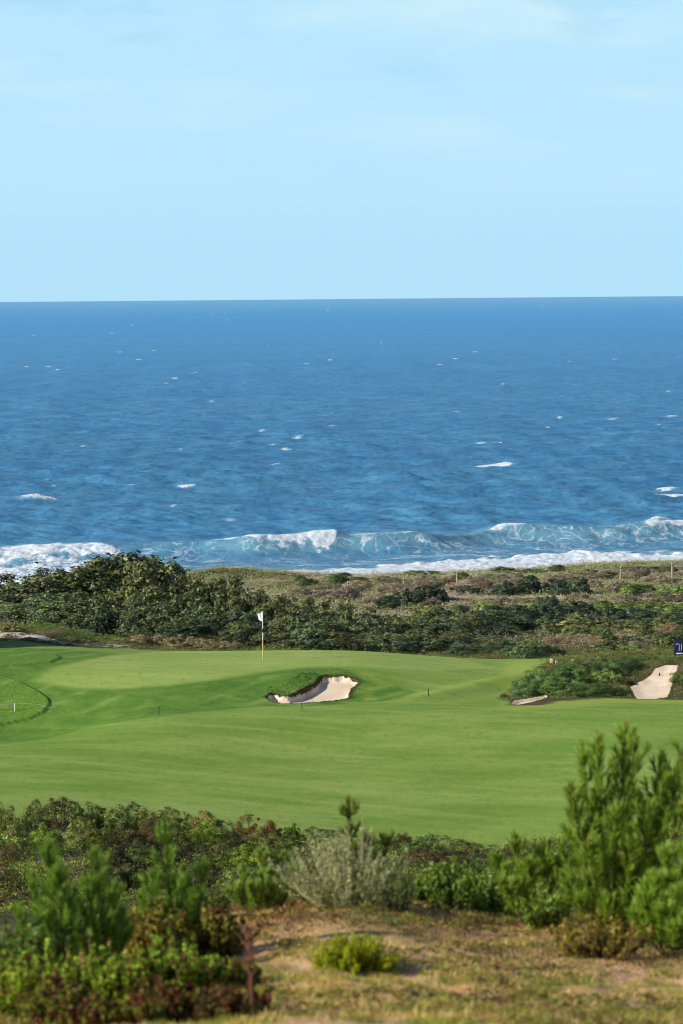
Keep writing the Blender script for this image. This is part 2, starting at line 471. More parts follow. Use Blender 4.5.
# the breaking roller
CP = [(-300, 552), (-60, 549), (60, 546), (190, 543.5), (260, 537), (335, 531.5), (430, 531), (525, 523), (600, 522), (683, 517.5), (760, 515), (1000, 512)]
AM = np.interp(SPX[0], [-60, 60, 150, 190, 260, 335, 350, 430, 470, 520, 590, 640, 683, 760], [1.0, 1.3, 1.2, 1.2, 2.2, 2.6, 2.0, 2.2, 1.7, 2.2, 1.9, 2.2, 2.4, 2.2])
pxs = [p[0] for p in CP]; dcs = [sea_at(p[0], p[1], np.interp(p[0], [-60, 190, 260, 335, 430, 683], [1.2, 1.3, 2.2, 2.6, 2.2, 2.4]))[1] for p in CP]
dc = pchip(pxs, dcs, SPX[0])[None, :] + (fbm(SX[:1] / 5, SX[:1] * 0, 61, 3) - 0.5) * 2.5
S = SY - dc
A = AM[None, :] * (0.86 + 0.28 * vnoise(SX / 7, SX * 0 + 3, 8))
SZ += np.where(S < 0, A * np.exp(-(np.abs(S) / 4.4) ** 1.7), A * np.exp(-(S / 13.0) ** 2))
face = np.where(S < 0, np.exp(-((S + 3.0) / 3.6) ** 2), np.exp(-(S / 3.0) ** 2)) * sstep(150, 250, SPX)
face = np.maximum(face, 0.35 * sstep(40, -5, S) * sstep(-60, -10, S))
# an unbroken swell outside it
for pts, a_, wd in (([(-300, 520), (100, 516), (340, 514), (683, 497), (1000, 490)], 0.7, 9), ([(-300, 496), (200, 500), (420, 492), (683, 478), (1000, 474)], 0.6, 10), ([(-300, 478), (250, 474), (683, 458), (1000, 455)], 0.55, 13)):
    dl = pchip([p[0] for p in pts], [sea_at(p[0], p[1])[1] for p in pts], SPX[0])[None, :] + 16 * (fbm(SX / 30, SX * 0 + 1, int(wd), 3) - 0.5)
    s_ = SY - dl
    SZ += a_ * (0.3 + 1.1 * vnoise(SX / 24, SX * 0, int(wd * 7))) * np.where(s_ < 0, np.exp(-(s_ / (wd * .55)) ** 2), np.exp(-(s_ / wd) ** 2))
nf = fbm(SX / 2.6, SY / 4.5, 91, 5, 0.6); nf2 = fbm(SX / 9, SY / 14, 95, 4); nv = fbm(SX / 1.1, SY / 2.0, 97, 4, .6)


def seg(a, b, sft=14):
    return sstep(a - sft, a + sft, SPX) * sstep(b + sft, b - sft, SPX)


# broken crest pieces
wf_ = np.clip((SPX - 235) / 98, 0, 1.0); endr = np.sqrt(np.clip(1 - np.clip((SPX - 318) / 21, 0, 1) ** 2, 0, 1))
lowS = -(0.3 + 5.2 * wf_ ** 1.7 * endr) - 4.5 * (nf - .5) - 3.0 * (nv - .5)
foam = np.maximum(foam, sstep(236, 262, SPX) * sstep(342, 333, SPX + 0.22 * (S + 3.5) ** 2 + 8 * (nf - .5)) * sstep(2.6, 0.2, S + 1.5 * (nv - .5)) * sstep(lowS - 2.0, lowS + 1.6, S) * (0.42 + 0.85 * nf))
foam = np.maximum(foam, seg(488, 528, 12) * np.exp(-((S - 0.2) / 1.6) ** 2) * (0.7 + 0.4 * nf))
foam = np.maximum(foam, seg(646, 1200, 14) * sstep(2.4, 0.5, S) * sstep(-3.2, -1.2, S) * (0.75 + 0.4 * nf))
foam = np.maximum(foam, 0.62 * seg(205, 262, 12) * np.exp(-(S / 1.4) ** 2) * (0.5 + 0.9 * nf))
foam = np.maximum(foam, 0.50 * seg(340, 490, 12) * np.exp(-(S / 1.2) ** 2) * (0.3 + 1.3 * nf))
# lace drawn down the face and in the trough
lace = sstep(-14, -4, S) * sstep(4, -1, S) * seg(200, 1200, 25) * 0.85
lace = np.maximum(lace, sstep(-40, -8, S) * sstep(2, -2, S) * 0.55 * sstep(120, 220, SPX))
foam = np.maximum(foam, 0.47 * sstep(-44, -30, S) * sstep(-6, -14, S) * sstep(120, 200, SPX) * sstep(.50, .66, fbm(SX / 14, SY / 2.6, 151, 4)) * (.6 + .6 * nf))
# shore break
ytop = [(-300, 560), (0, 572), (120, 570), (200, 571), (280, 570), (340, 568), (400, 564), (450, 561), (500, 558), (560, 554), (620, 554.5), (683, 552.5), (1000, 549)]
dt = pchip([p[0] for p in ytop], [sea_at(p[0], p[1])[1] for p in ytop], SPX[0])[None, :] + (nf - 0.5) * 10 + (nf2 - 0.5) * 8
sb = dt - SY
inner = sstep(-3.0, 3.0, sb)
foam = np.maximum(foam, inner * np.interp(SPX, [0, 200, 330, 420, 683], [.55, .45, .62, .95, 1.0]) * (0.75 + 0.5 * nf))
SZ += inner * (0.2 + 0.7 * nf) * np.interp(SPX, [200, 420, 683], [.05, .3, .5]) * sstep(12, 0, sb) * sstep(-1, 4, sb)
# churned white water on the left
ch = sstep(215, 80, SPX + 90 * (nf2 - .5)) * sstep(6, -4, S)
foam = np.maximum(foam, ch * (0.58 + 1.5 * (fbm(SX / 3.0, SY / 5, 133, 5, .6) - 0.5)))
foam = np.maximum(foam, sstep(140, 85, SPX) * np.exp(-((S + 1.0 + 16 * (nf2 - .5) + 5 * (nf - .5)) / 3.4) ** 2) * (0.30 + 0.95 * nf))
lace = np.maximum(lace, sstep(260, 150, SPX) * sstep(8, -4, S) * 0.9)
SZ += ch * (nf - 0.4) * 0.9
# whitecaps out at sea
caps = [(187, 487.5, 9, 1), (494, 463.5, 16, 1.1), (668, 489, 9, .8), (671, 495, 14, 1), (662, 488.5, 6, 1), (35, 500, 26, .55), (12, 499, 10, .7), (334, 425.5, 5, 1), (480, 441.5, 7, .8), (498, 441, 5, .8),
        (521, 440.5, 7, .7), (660, 519, 10, .8), (612, 420, 8, .6), (672, 416, 8, .7), (37, 432, 5, .8), (29, 461, 8, .6), (285, 448, 6, .7), (262, 429, 4, .7), (230, 517, 14, .4), (380, 447, 10, .4),
        (440, 466, 7, .5), (118, 505, 14, .35), (410, 512, 18, .4), (150, 453, 6, .5), (60, 447, 6, .5), (560, 452, 6, .6), (590, 478, 8, .4), (300, 485, 10, .35), (545, 306, 3, .9), (330, 360, 3, .8), (120, 352, 3, .7), (475, 352, 3, .7)]
rc = random.Random(5)
for i in range(200):
    py = 304 + 205 * rc.random() ** 1.25
    caps.append((rc.uniform(-60, 740), py, rc.uniform(1.0, 1.8 + (py - 300) / 30), rc.uniform(0.35, 0.8)))
for px, py, w, a_ in caps:
    c = sea_at(px, py); sx = w / F * c[1] * 1.15; sy = max(0.5, (0.28 + .018 * w) * c[1] ** 2 / (ZC * F))
    j0, j1 = np.searchsorted(SU, [(c[0] - 3 * sx) / c[1], (c[0] + 3 * sx) / c[1]])
    i0, i1_ = np.searchsorted(SD, [c[1] - 3 * sy, c[1] + 3 * sy])
    if i1_ - i0 < 1 or j1 - j0 < 1: continue
    sl = (slice(i0, i1_), slice(max(0, j0 - 1), j1 + 1))
    xr = SX[sl] - c[0]
    v = a_ * np.exp(-(xr / sx) ** 2 - ((SY[sl] - c[1] - 0.25 * xr * sy / sx) / sy) ** 2)
    foam[sl] = np.maximum(foam[sl], v * (0.7 + 0.8 * nv[sl]))
    SZ[sl] += (0.05 + .02 * w) * v
SZ += np.clip(foam - .4, 0, 1) * (nv - 0.4) * 0.7 * sstep(480, 430, SY)
nD, nU = SZ.shape
idx = np.arange(nD * nU).reshape(nD, nU)
sf_ = np.stack([idx[:-1, :-1], idx[:-1, 1:], idx[1:, 1:], idx[1:, :-1]], -1).reshape(-1, 4)
ms, q = new_mat('sea_water')
pos = q.n('ShaderNodeNewGeometry').outputs['Position']
w1 = q.noise(q.vmul(pos, (0.5, 1, 1)), 0.35, 4, .6); w2 = q.noise(q.vmul(pos, (0.5, 1, 1)), 0.055, 5, .6); w3 = q.noise(q.vmul(pos, (0.35, 1, 1)), 0.006, 5, .6); w4 = q.noise(q.vmul(pos, (0.4, 1, 1)), 0.0009, 4, .6)
far = q.attr('far')
wA = q.noise(q.vmul(pos, (1 / 1.7, 1 / 3.6, 1)), 1.0, 6, .72); wB = q.noise(q.vmul(pos, (1 / 4.5, 1 / 18., 1)), 1.0, 8, .74); wC = q.noise(q.vmul(pos, (1 / 18., 1 / 120., 1)), 1.0, 9, .76)
cw = q.mix(far, lin(84, 148, 184), lin(88, 174, 228))  # aerial haze painted as a paler colour for distant water
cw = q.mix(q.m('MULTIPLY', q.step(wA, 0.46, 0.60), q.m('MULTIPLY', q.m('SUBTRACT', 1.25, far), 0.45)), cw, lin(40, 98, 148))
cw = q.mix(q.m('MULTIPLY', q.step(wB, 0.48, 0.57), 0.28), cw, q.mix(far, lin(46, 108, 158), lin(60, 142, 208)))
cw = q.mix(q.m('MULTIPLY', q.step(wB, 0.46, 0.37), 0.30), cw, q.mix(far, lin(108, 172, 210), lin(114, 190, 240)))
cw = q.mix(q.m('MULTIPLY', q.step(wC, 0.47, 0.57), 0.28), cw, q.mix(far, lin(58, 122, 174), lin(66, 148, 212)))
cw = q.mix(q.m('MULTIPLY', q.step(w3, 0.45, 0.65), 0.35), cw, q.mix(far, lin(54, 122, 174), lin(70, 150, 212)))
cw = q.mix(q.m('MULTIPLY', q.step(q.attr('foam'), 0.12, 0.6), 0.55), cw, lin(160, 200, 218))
cw = q.mix(q.m('MULTIPLY', q.attr('haze'), 0.6), cw, lin(140, 206, 244))  # horizon haze mixed in as sky colour
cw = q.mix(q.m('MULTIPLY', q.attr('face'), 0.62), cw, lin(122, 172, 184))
fn = q.noise(q.vmul(pos, (1.0, .6, 1)), 1.3, 6, .68)
rn1 = q.n('ShaderNodeTexNoise', None, Vector=q.vmul(pos, (1, .5, .8)), Scale=0.22, Detail=3.0, Roughness=.5, Distortion=1.2).outputs['Fac']
rn2 = q.n('ShaderNodeTexNoise', None, Vector=q.vmul(pos, (.8, .35, .9)), Scale=0.55, Detail=3.0, Roughness=.5, Distortion=.8).outputs['Fac']
rid = q.m('MAXIMUM', q.step(q.m('ABSOLUTE', q.m('SUBTRACT', rn1, 0.5)), 0.028, 0.004), q.m('MULTIPLY', q.step(q.m('ABSOLUTE', q.m('SUBTRACT', rn2, 0.52)), 0.03, 0.004), .7))
veins = q.m('MULTIPLY', rid, q.step(fn, 0.25, 0.5))
lc = q.m('MULTIPLY', veins, q.m('MULTIPLY', q.attr('lace'), q.step(q.noise(q.vmul(pos, (1, .5, 1)), 0.12, 3), 0.30, 0.52)))
fm = q.step(q.m('ADD', q.attr('foam'), q.m('MULTIPLY', q.m('SUBTRACT', fn, 0.5), 0.85)), 0.36, 0.62)
fmx = q.m('MAXIMUM', fm, q.m('MULTIPLY', lc, 0.72))
cf = q.mix(fmx, cw, q.mix(q.m('MULTIPLY', q.step(fn, .62, .38), .6), lin(240, 245, 248), lin(176, 204, 222)))
bmp = q.n('ShaderNodeBump', None, Strength=0.6, Distance=0.5, Height=q.m('ADD', q.m('MULTIPLY', w1, 1.0), q.m('MULTIPLY', fn, 0.35))).outputs[0]
bs = q.n('ShaderNodeBsdfPrincipled', None, Base_Color=cf, Roughness=q.m('ADD', 0.42, q.m('MULTIPLY', fmx, 0.5)), Normal=bmp)
bs.inputs['Specular IOR Level'].default_value = 0.2
q.n('ShaderNodeOutputMaterial', None, Surface=bs.outputs[0])
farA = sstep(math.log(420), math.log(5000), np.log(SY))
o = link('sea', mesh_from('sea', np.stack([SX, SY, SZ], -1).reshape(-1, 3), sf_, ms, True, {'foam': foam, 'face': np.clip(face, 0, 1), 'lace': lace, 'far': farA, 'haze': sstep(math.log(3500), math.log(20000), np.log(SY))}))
o['kind'] = 'structure'

# ================================================================== VEGETATION MATERIALS
def leaf_mat(name, trans=0.25, rough=0.5, spec=0.3):
    m, k = new_mat(name)
    oc = k.n('ShaderNodeObjectInfo').outputs['Color']
    c = k.mix(1.0, k.attr('col', 'Color'), oc, 'MULTIPLY')
    p = k.n('ShaderNodeBsdfPrincipled', None, Base_Color=c, Roughness=rough); p.inputs['Specular IOR Level'].default_value = spec
    tr = k.n('ShaderNodeBsdfTranslucent', None, Color=k.mix(1.0, c, (1.15, 1.2, 0.6, 1), 'MULTIPLY'))
    ms_ = k.n('ShaderNodeMixShader', None, Fac=trans, i1=p.outputs[0], i2=tr.outputs[0])
    k.n('ShaderNodeOutputMaterial', None, Surface=ms_.outputs[0])
    return m


M_leaf = leaf_mat('evergreen_leaves', 0.18, 0.45, 0.4)
M_soft = leaf_mat('soft_leaves', 0.3, 0.65, 0.2)
M_need = leaf_mat('pine_needles', 0.4, 0.5, 0.3)


def wood_mat(name, c1, c2):
    m, k = new_mat(name)
    p_ = k.n('ShaderNodeTexCoord').outputs['Object']
    c = k.mix(k.step(k.noise(k.vmul(p_, (6, 6, 1.2)), 6, 5), 0.35, 0.7), c1, c2)
    b_ = k.n('ShaderNodeBsdfPrincipled', None, Base_Color=c, Roughness=0.85)
    b_.inputs['Specular IOR Level'].default_value = 0.15
    k.n('ShaderNodeOutputMaterial', None, Surface=b_.outputs[0])
    return m


M_bark = wood_mat('bark', lin(74, 58, 46), lin(112, 94, 78))
M_post = wood_mat('weathered_timber', lin(158, 146, 122), lin(206, 196, 172))


def plain(name, c, rough=0.5, var=0.12):
    m, k = new_mat(name)
    p_ = k.n('ShaderNodeTexCoord').outputs['Object']
    c = np.array(c)
    cc = k.mix(k.step(k.noise(p_, 9, 4), 0.35, 0.7), c * (1 - var), c)
    b_ = k.n('ShaderNodeBsdfPrincipled', None, Base_Color=cc, Roughness=rough)
    k.n('ShaderNodeOutputMaterial', None, Surface=b_.outputs[0])
    return m


# ================================================================== PLANT GENERATORS
def tube(pts, rad, n=6):
    pts = np.asarray(pts, float); V = []; Fc = []
    for i, p in enumerate(pts):
        tdir = pts[min(i + 1, len(pts) - 1)] - pts[max(i - 1, 0)]; tdir /= np.linalg.norm(tdir) + 1e-9
        ref = np.array([1, 0, 0]) if abs(tdir[0]) < 0.9 else np.array([0, 1, 0])
        a_ = np.cross(tdir, ref); a_ /= np.linalg.norm(a_); b_ = np.cross(tdir, a_)
        for j in range(n):
            th = 2 * math.pi * j / n
            V.append(p + rad[i] * (math.cos(th) * a_ + math.sin(th) * b_))
    for i in range(len(pts) - 1):
        for j in range(n):
            Fc.append((i * n + j, i * n + (j + 1) % n, (i + 1) * n + (j + 1) % n, (i + 1) * n + j))
    return np.array(V), np.array(Fc)


def merge(parts):
    V = []; Fq = []; o_ = 0
    for v, f in parts:
        V.append(v); Fq.append(f + o_); o_ += len(v)
    return np.concatenate(V), np.concatenate(Fq)


def unit(v): return v / (np.linalg.norm(v, axis=-1, keepdims=True) + 1e-9)


def leaf_quads(P, Nn, L, Wd, r):
    """diamond leaves at P with normals Nn"""
    ref = r.normal(size=P.shape); tdir = unit(np.cross(Nn, ref)); b_ = np.cross(Nn, tdir)
    L = np.asarray(L).reshape(-1, 1); Wd = np.asarray(Wd).reshape(-1, 1)
    fold = Nn * L * 0.18
    V = np.stack([P - tdir * L * .5, P + b_ * Wd * .5 + fold * .6, P + tdir * L * .5, P - b_ * Wd * .5 + fold * .6], 1)
    return V.reshape(-1, 3), np.arange(len(P) * 4).reshape(-1, 4)


def bush(name, seed, clumps, per, leaf, c_lo, c_hi, mat, flat=1.0, rough=0.25, lean=0.15, dead=0.0, spray=0.25, c_tip=None):
    """a shrub 1 m tall and about 1.15 m across: stems and a crown of leaf clumps"""
    r = np.random.default_rng(seed)
    root = empty(name)
    n = clumps
    ang = r.uniform(0, 2 * math.pi, n); zz = r.uniform(0.02, 1.0, n) ** 0.8
    lob = 1 + rough * (np.sin(ang * 2 + r.uniform(0, 6)) * .6 + np.sin(ang * 3 + r.uniform(0, 6)) * .6 + np.sin(ang * 5 + zz * 5 + r.uniform(0, 6)) * .4)
    prof = np.sqrt(np.clip(1 - (np.abs(zz - 0.28) / 0.76) ** 2.2, 0.03, 1))
    rad = 0.50 * prof * lob * r.uniform(0.72, 1.06, n)
    top = 0.86 + 0.14 * np.sin(ang * 3 + r.uniform(0, 6))
    C = np.stack([rad * np.cos(ang) + lean * zz * .3, rad * np.sin(ang), zz * .84 * top], -1)
    inner = r.random(n) < 0.2; C[inner, :2] *= 0.5
    cr = r.uniform(0.085, 0.20, n) * (0.75 + 0.45 * (1 - zz))
    ctint = np.clip(0.5 + 0.26 * r.normal(size=n), 0, 1)
    P = []; Nn = []; T = []; S_ = []
    for i in range(n):
        m = int(per * (cr[i] / 0.14) ** 1.6) + 4
        dv = unit(r.normal(size=(m, 3)) + 0.55 * unit(C[i] - np.array([0, 0, .35])) + np.array([0, 0, .35]))
        rr = cr[i] * (r.uniform(0.45, 1.0, m) + spray * r.exponential(.5, m) * (r.random(m) < .3))
        P.append(C[i] + dv * rr[:, None] * np.array([1, 1, .85])); Nn.append(unit(dv + 0.36 * r.normal(size=(m, 3))))
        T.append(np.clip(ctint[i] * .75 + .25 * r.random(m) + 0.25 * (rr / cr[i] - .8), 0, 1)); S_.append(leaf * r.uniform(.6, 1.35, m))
    P = np.concatenate(P); Nn = np.concatenate(Nn); T = np.concatenate(T); S_ = np.concatenate(S_)
    keep = P[:, 2] > 0.0
    P, Nn, T, S_ = P[keep], Nn[keep], T[keep], S_[keep]
    P[:, 2] *= flat
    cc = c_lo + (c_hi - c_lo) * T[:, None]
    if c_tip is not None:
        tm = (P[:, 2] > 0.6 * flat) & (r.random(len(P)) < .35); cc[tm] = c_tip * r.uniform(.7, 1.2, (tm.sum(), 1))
    if dead:
        dm = r.random(len(P)) < dead; cc[dm] = lin(120, 96, 70) * r.uniform(.5, 1.1, (dm.sum(), 1))
    V, Q = leaf_quads(P, Nn, S_, S_ * .62, r)
    stems = []
    for i in r.choice(n, min(9, n), replace=False):
        a_ = np.array([r.normal(0, .05), r.normal(0, .05), -.05]); c_ = C[i] * np.array([.95, .95, flat])
        mid = (a_ + c_) / 2 + np.array([c_[0] * .12, c_[1] * .12, -.05 * flat])
        stems.append(tube([a_, mid, c_], [.022, .014, .005], 5))
    sv, sq = merge(stems)
    link('stem', mesh_from('stem', sv, sq, M_bark, True), root)
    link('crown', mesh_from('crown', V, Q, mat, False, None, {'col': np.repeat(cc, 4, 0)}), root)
    return root


def needles(p0, p1, n, ln, r, c_lo, c_hi, cone=(25, 60), width=.0045, taper=True):
    """needles set round one shoot, leaning to its tip"""
    ax = unit(p1 - p0); t_ = r.uniform(0, 1, n)[:, None]
    P = p0 + (p1 - p0) * t_
    side = unit(np.cross(np.repeat(ax[None], n, 0), r.normal(size=(n, 3))))
    an = np.radians(r.uniform(cone[0], cone[1], n))[:, None] * (1 - 0.45 * t_)
    dv = ax * np.cos(an) + side * np.sin(an)
    dv[:, 2] += -0.08 * r.random(n)
    l_ = ln * r.uniform(.65, 1.15, (n, 1))
    b_ = unit(np.cross(dv, r.normal(size=(n, 3)))) * width
    V = np.stack([P - b_, P + b_, P + dv * l_ * .6 + b_ * .8 , P + dv * l_ + np.array([0, 0, -.05]) * l_], 1).reshape(-1, 3)
    T = np.clip(.25 + .6 * r.random((n, 1)) + .2 * t_, 0, 1)
    cc = c_lo + (c_hi - c_lo) * T
    return V, np.arange(n * 4).reshape(-1, 4), np.repeat(cc, 4, 0)


def pine(name, loc, stems, seed, ln=.12, dens=420, c_lo=lin(58, 84, 30), c_hi=lin(168, 190, 88), candles=True, side=7, reach=.5, first=.22):
    """young pine: upright stems (tip offset, base offset), whorls of side shoots, brown shoot tips"""
    r = np.random.default_rng(seed)
    root = empty(name, loc)
    wood = []; NV = []; NQ = []; NC = []; off = 0; tips = []

    def shoot(p0, p1, n, big=1.0, **kw):
        nonlocal off
        v, q_, c_ = needles(p0, p1, n, ln * big, r, c_lo, c_hi, width=.0055, **kw)
        NV.append(v); NQ.append(q_ + off); NC.append(c_); off += len(v)
    for tip, base in stems:
        tip = np.array(tip, float); base = np.array(base, float)
        h_ = tip[2] - base[2]
        mid = base + (tip - base) * np.array([.62, .62, .5])
        ts = np.linspace(0, 1, 9)[:, None]
        path = (1 - ts) ** 2 * base + 2 * ts * (1 - ts) * mid + ts ** 2 * tip
        wood.append(tube(path, np.interp(ts[:, 0], [0, 1], [.006 + .013 * h_, .005]), 6))
        evalp = lambda s_: (1 - s_) ** 2 * base + 2 * s_ * (1 - s_) * mid + s_ ** 2 * tip
        for s0 in np.arange(max(first, .35), 1.0, .1):
            shoot(evalp(s0), evalp(min(1, s0 + .1)), int(dens * .16 * h_ + 16), .8, cone=(18, 42))
        tips.append((evalp(.94), tip))
        nw = max(3, int(h_ / .2))
        for w_ in range(nw):
            s0 = first * .6 + (w_ + .3) / nw * (.96 - first * .6)
            p0 = evalp(s0); a0 = r.uniform(0, 6.28)
            rl = reach * (1 - s0) ** .8 * min(1.0, h_) + .10
            for j in range(side):
                th = a0 + j * 6.283 / side + r.normal(0, .25); up = r.uniform(.7, 2.8)
                dv = unit(np.array([math.cos(th), math.sin(th), up]))
                l_ = rl * r.uniform(.6, 1.1)
                p1 = p0 + dv * l_ * .55; p2 = p1 + unit(dv + np.array([0, 0, .7])) * l_ * .5
                wood.append(tube([p0, p1, p2], [.007, .005, .003], 4))
                shoot(p0 + (p1 - p0) * .5, p1, int(dens * l_ * .4 + 6), .8, cone=(20, 45)); shoot(p1, p2, int(dens * l_ * .8 + 16), .9, cone=(16, 42))
                if r.random() < .15: tips.append((p1 + (p2 - p1) * .93, p2))
    link('trunk', mesh_from('trunk', *merge(wood), M_bark, True), root)
    link('crown', mesh_from('crown', np.concatenate(NV), np.concatenate(NQ), M_need, False, None, {'col': np.concatenate(NC)}), root)
    if candles:
        for a_, b_ in tips[:len(tips)][:60]:
            dv = unit(b_ - a_) * .075 * r.uniform(.5, 1.1)
            link('bud', mesh_from('bud', *tube([b_ - dv * .2, b_ + dv * .5, b_ + dv], [.008, .0105, .002], 6), M_bud, True), root)
    return root


M_bud = plain('pine_bud', lin(176, 124, 84), .7)

G = lin
# ---- prototypes (each is moved to the place of its first copy)
proto = {}
def P(kind, *a, **k): proto.setdefault(kind, []).append([bush(*a, **k), False])

for i in range(5): P('ever', 'evergreen_bush', 100 + i, 84, 90, .052, G(30, 46, 56), G(136, 154, 98), M_leaf, c_tip=G(150, 154, 88), rough=.42, spray=.45)  # dark leaf colour holds navy shade, yellowish tops the sunlit crest
for i in range(3): P('scrub', 'dune_shrub', 200 + i, 80, 40, .085, G(66, 84, 62), G(164, 174, 116), M_leaf, flat=1, rough=.35)
for i in range(3): P('heather', 'heather_bush', 300 + i, 70, 46, .07, G(124, 116, 112), G(212, 200, 184), M_soft, flat=1, rough=.3, dead=.12)
for i in range(4): P('valley', 'heath_shrub', 400 + i, 52, 110, .040, G(24, 42, 26), G(156, 184, 82), M_leaf, rough=.5, dead=.05, c_tip=G(150, 142, 82))
for i in range(3): P('brown', 'heath_shrub', 500 + i, 50, 110, .036, G(48, 44, 40), G(158, 144, 106), M_soft, rough=.4, dead=.2)
for i in range(2): P('bright', 'heath_shrub', 600 + i, 60, 80, .045, G(78, 106, 36), G(184, 202, 84), M_soft, rough=.4)
for i in range(3): P('creep', 'creeping_shrub', 700 + i, 64, 100, .042, G(26, 54, 32), G(128, 160, 84), M_leaf, rough=.4)


ROOTS = []
def put(kind, px, d, top, wpx, label, cat, group=None, tint=(1, 1, 1), seed=None, base=None, deep=1.0):
    """a shrub of a kind standing at column px and distance d, as tall as the row `top` and wpx wide"""
    v = proto[kind]
    r_ = random.Random(seed if seed is not None else int(px * 13 + d * 7 + top))
    ent = v[r_.randrange(len(v))]
    x = (px - W / 2) / F * d + (top - 512) / F * d * math.tan(-ROLL) * 0
    z = float(gz(x, d)[0])
    h_ = max(.25, at(px, top, d)[2] - z) * 1.04
    w_ = wpx / F * d / 1.12
    o_ = copy_thing(ent[0]) if ent[1] else ent[0]
    ent[1] = True
    o_.location = (x, d, z - .04); o_.rotation_euler = (0, 0, r_.uniform(0, 6.28)); o_.scale = (w_, w_ * deep, h_)
    for ch in o_.children: ch.color = (*tint, 1)
    tag(o_, label, cat, group)
    ROOTS.append(o_)
    return o_


def tint(r_, lo=.75, hi=1.2, warm=0.0):
    k_ = r_.uniform(lo, hi); w_ = r_.uniform(-.1, .14) + warm
    return (k_ * (1 + w_), k_, k_ * (1 - w_ * .8))


rt = random.Random(8)
GE = 'evergreen thicket behind the putting green'
# the thicket behind the green: silhouette row, then the rows in front of it
back = [(60, 186, 574, 72), (98, 188, 561, 84), (128, 189, 557, 80), (152, 187, 564, 66), (-30, 184, 590, 80), (18, 183, 586, 80), (42, 184, 580, 72), (80, 187, 566, 74), (112, 189, 555.5, 90), (140, 187, 560, 70), (172, 185, 570, 62), (196, 184, 573, 58), (216, 182, 572, 56), (242, 180, 583, 50),
        (270, 178, 592, 48), (300, 178, 595, 48), (332, 177, 598, 48), (362, 176, 604, 48), (392, 176, 612, 48)]
for i, (px, d, tp, w) in enumerate(back):
    lab = {8: 'tall domed evergreen bush, highest of the thicket left of the flag', 12: 'dark peaked evergreen bush rising against the surf left of the bare dune knoll'}.get(i)
    put('ever', px, d, tp - (9 if px < 160 else 2), w * (1.45 if px < 160 else 1.25), lab or 'dense evergreen bush in the back row of the thicket behind the putting green', 'bush', GE, tint(rt, .62, 1.0))
front = [(-20, 172, 604, 80), (22, 171, 600, 66), (55, 170, 594, 62), (90, 171, 584, 66), (124, 171, 580, 66), (152, 169, 588, 60), (180, 168, 590, 56), (206, 167, 596, 54), (232, 166, 600, 52), (258, 166, 604, 52), (284, 165, 606, 52),
         (312, 165, 606, 52), (340, 165, 608, 52), (368, 165, 614, 50), (394, 165, 620, 48), (418, 165, 622, 46), (70, 166, 606, 56), (105, 166, 604, 58), (138, 165, 606, 52), (165, 164, 612, 46), (192, 163, 612, 48),
         (240, 162, 618, 44), (275, 161, 620, 46), (305, 160.5, 618, 48), (336, 160, 620, 48), (364, 160.5, 624, 44), (390, 161, 627, 42), (416, 162, 630, 42)]
for i, (px, d, tp, w) in enumerate(front):
    lab = {22: 'evergreen bush directly behind the flagstick'}.get(i)
    put('ever', px, d, tp + (-3 if px < 200 else 5) + rt.uniform(-4, 5), w * 1.2, lab or 'leafy evergreen bush in the front rows of the thicket behind the putting green', 'bush', GE, tint(rt, .55, 1.2))
# green-grey shrubs where the thicket runs out to the right
for px, d, tp, w, lab in ((442, 176, 612, 56, None), (470, 180, 609, 58, None), (500, 184, 606, 56, None), (448, 166, 628, 50, None), (478, 167, 632, 46, None), (500, 164, 636, 40, None), (462, 161, 640, 40, None)):
    put('ever', px, d, tp, w * 1.1, 'evergreen shrub at the right end of the thicket behind the green', 'bush', 'shrubs at the right end of the thicket', tint(rt, .75, 1.1))
put('ever', 529, 158, 636, 46, 'rounded grey-green shrub behind the right shoulder of the green', 'bush', None, (.95, 1.15, .95))
put('ever', 551, 160, 644, 30, 'small dark blue-green shrub behind the two cream blocks', 'bush', None, (.45, .6, .65))
# dry and low growth along the foot of the thicket
for px, d, tp, w in ((137, 159, 632, 22), (152, 159.5, 633, 26), (172, 159, 634, 26), (192, 159, 635, 26), (118, 159, 637, 20), (206, 158.5, 638, 26), (226, 158.5, 640, 26)):
    put('heather', px, d, tp, w, 'low dry straw-brown shrub at the foot of the thicket', 'shrub', 'dry shrubs at the foot of the thicket', (1.05, 1.05, .75))
for px, d, tp, w in ((34, 164, 621, 36), (54, 163.5, 624, 36), (72, 162.5, 628, 34), (88, 161.5, 632, 32), (104, 160.5, 635, 28), (118, 159.5, 639, 24)):
    put('creep', px, d, tp, w, 'fresh green creeping shrub above the pale sandy bank left of the green', 'shrub', 'creeping shrubs above the sandy bank', (1.5, 1.75, 1.25), deep=.6)
for px, d, tp, w in ((-44, 152.6, 566, 58), (-66, 153.2, 562, 66), (-42, 154.4, 572, 56)):  # out of frame, added to cast a shadow across the grass
    put('ever', px, d, tp, w, 'unseen evergreen bush left of the green, added for its shadow over the grass', 'bush', 'unseen bushes left of the green', (.9, .9, .9))
for px, d, tp, w in ((26, 158.2, 633, 14), (47, 157.6, 637.5, 12), (75, 156.8, 641, 14), (92, 156, 643.5, 12), (8, 157.5, 635.5, 10), (60, 156.6, 642, 10)):
    put('brown', px, d, tp, w, 'small dark weed growing on the pale sandy bank left of the green', 'weed', 'weeds on the sandy bank', (.7, .75, .6))
put('scrub', 8, 160, 623, 26, 'brownish tuft of scrub at the left edge above the sandy bank', 'shrub', None, (1.1, .95, .7))

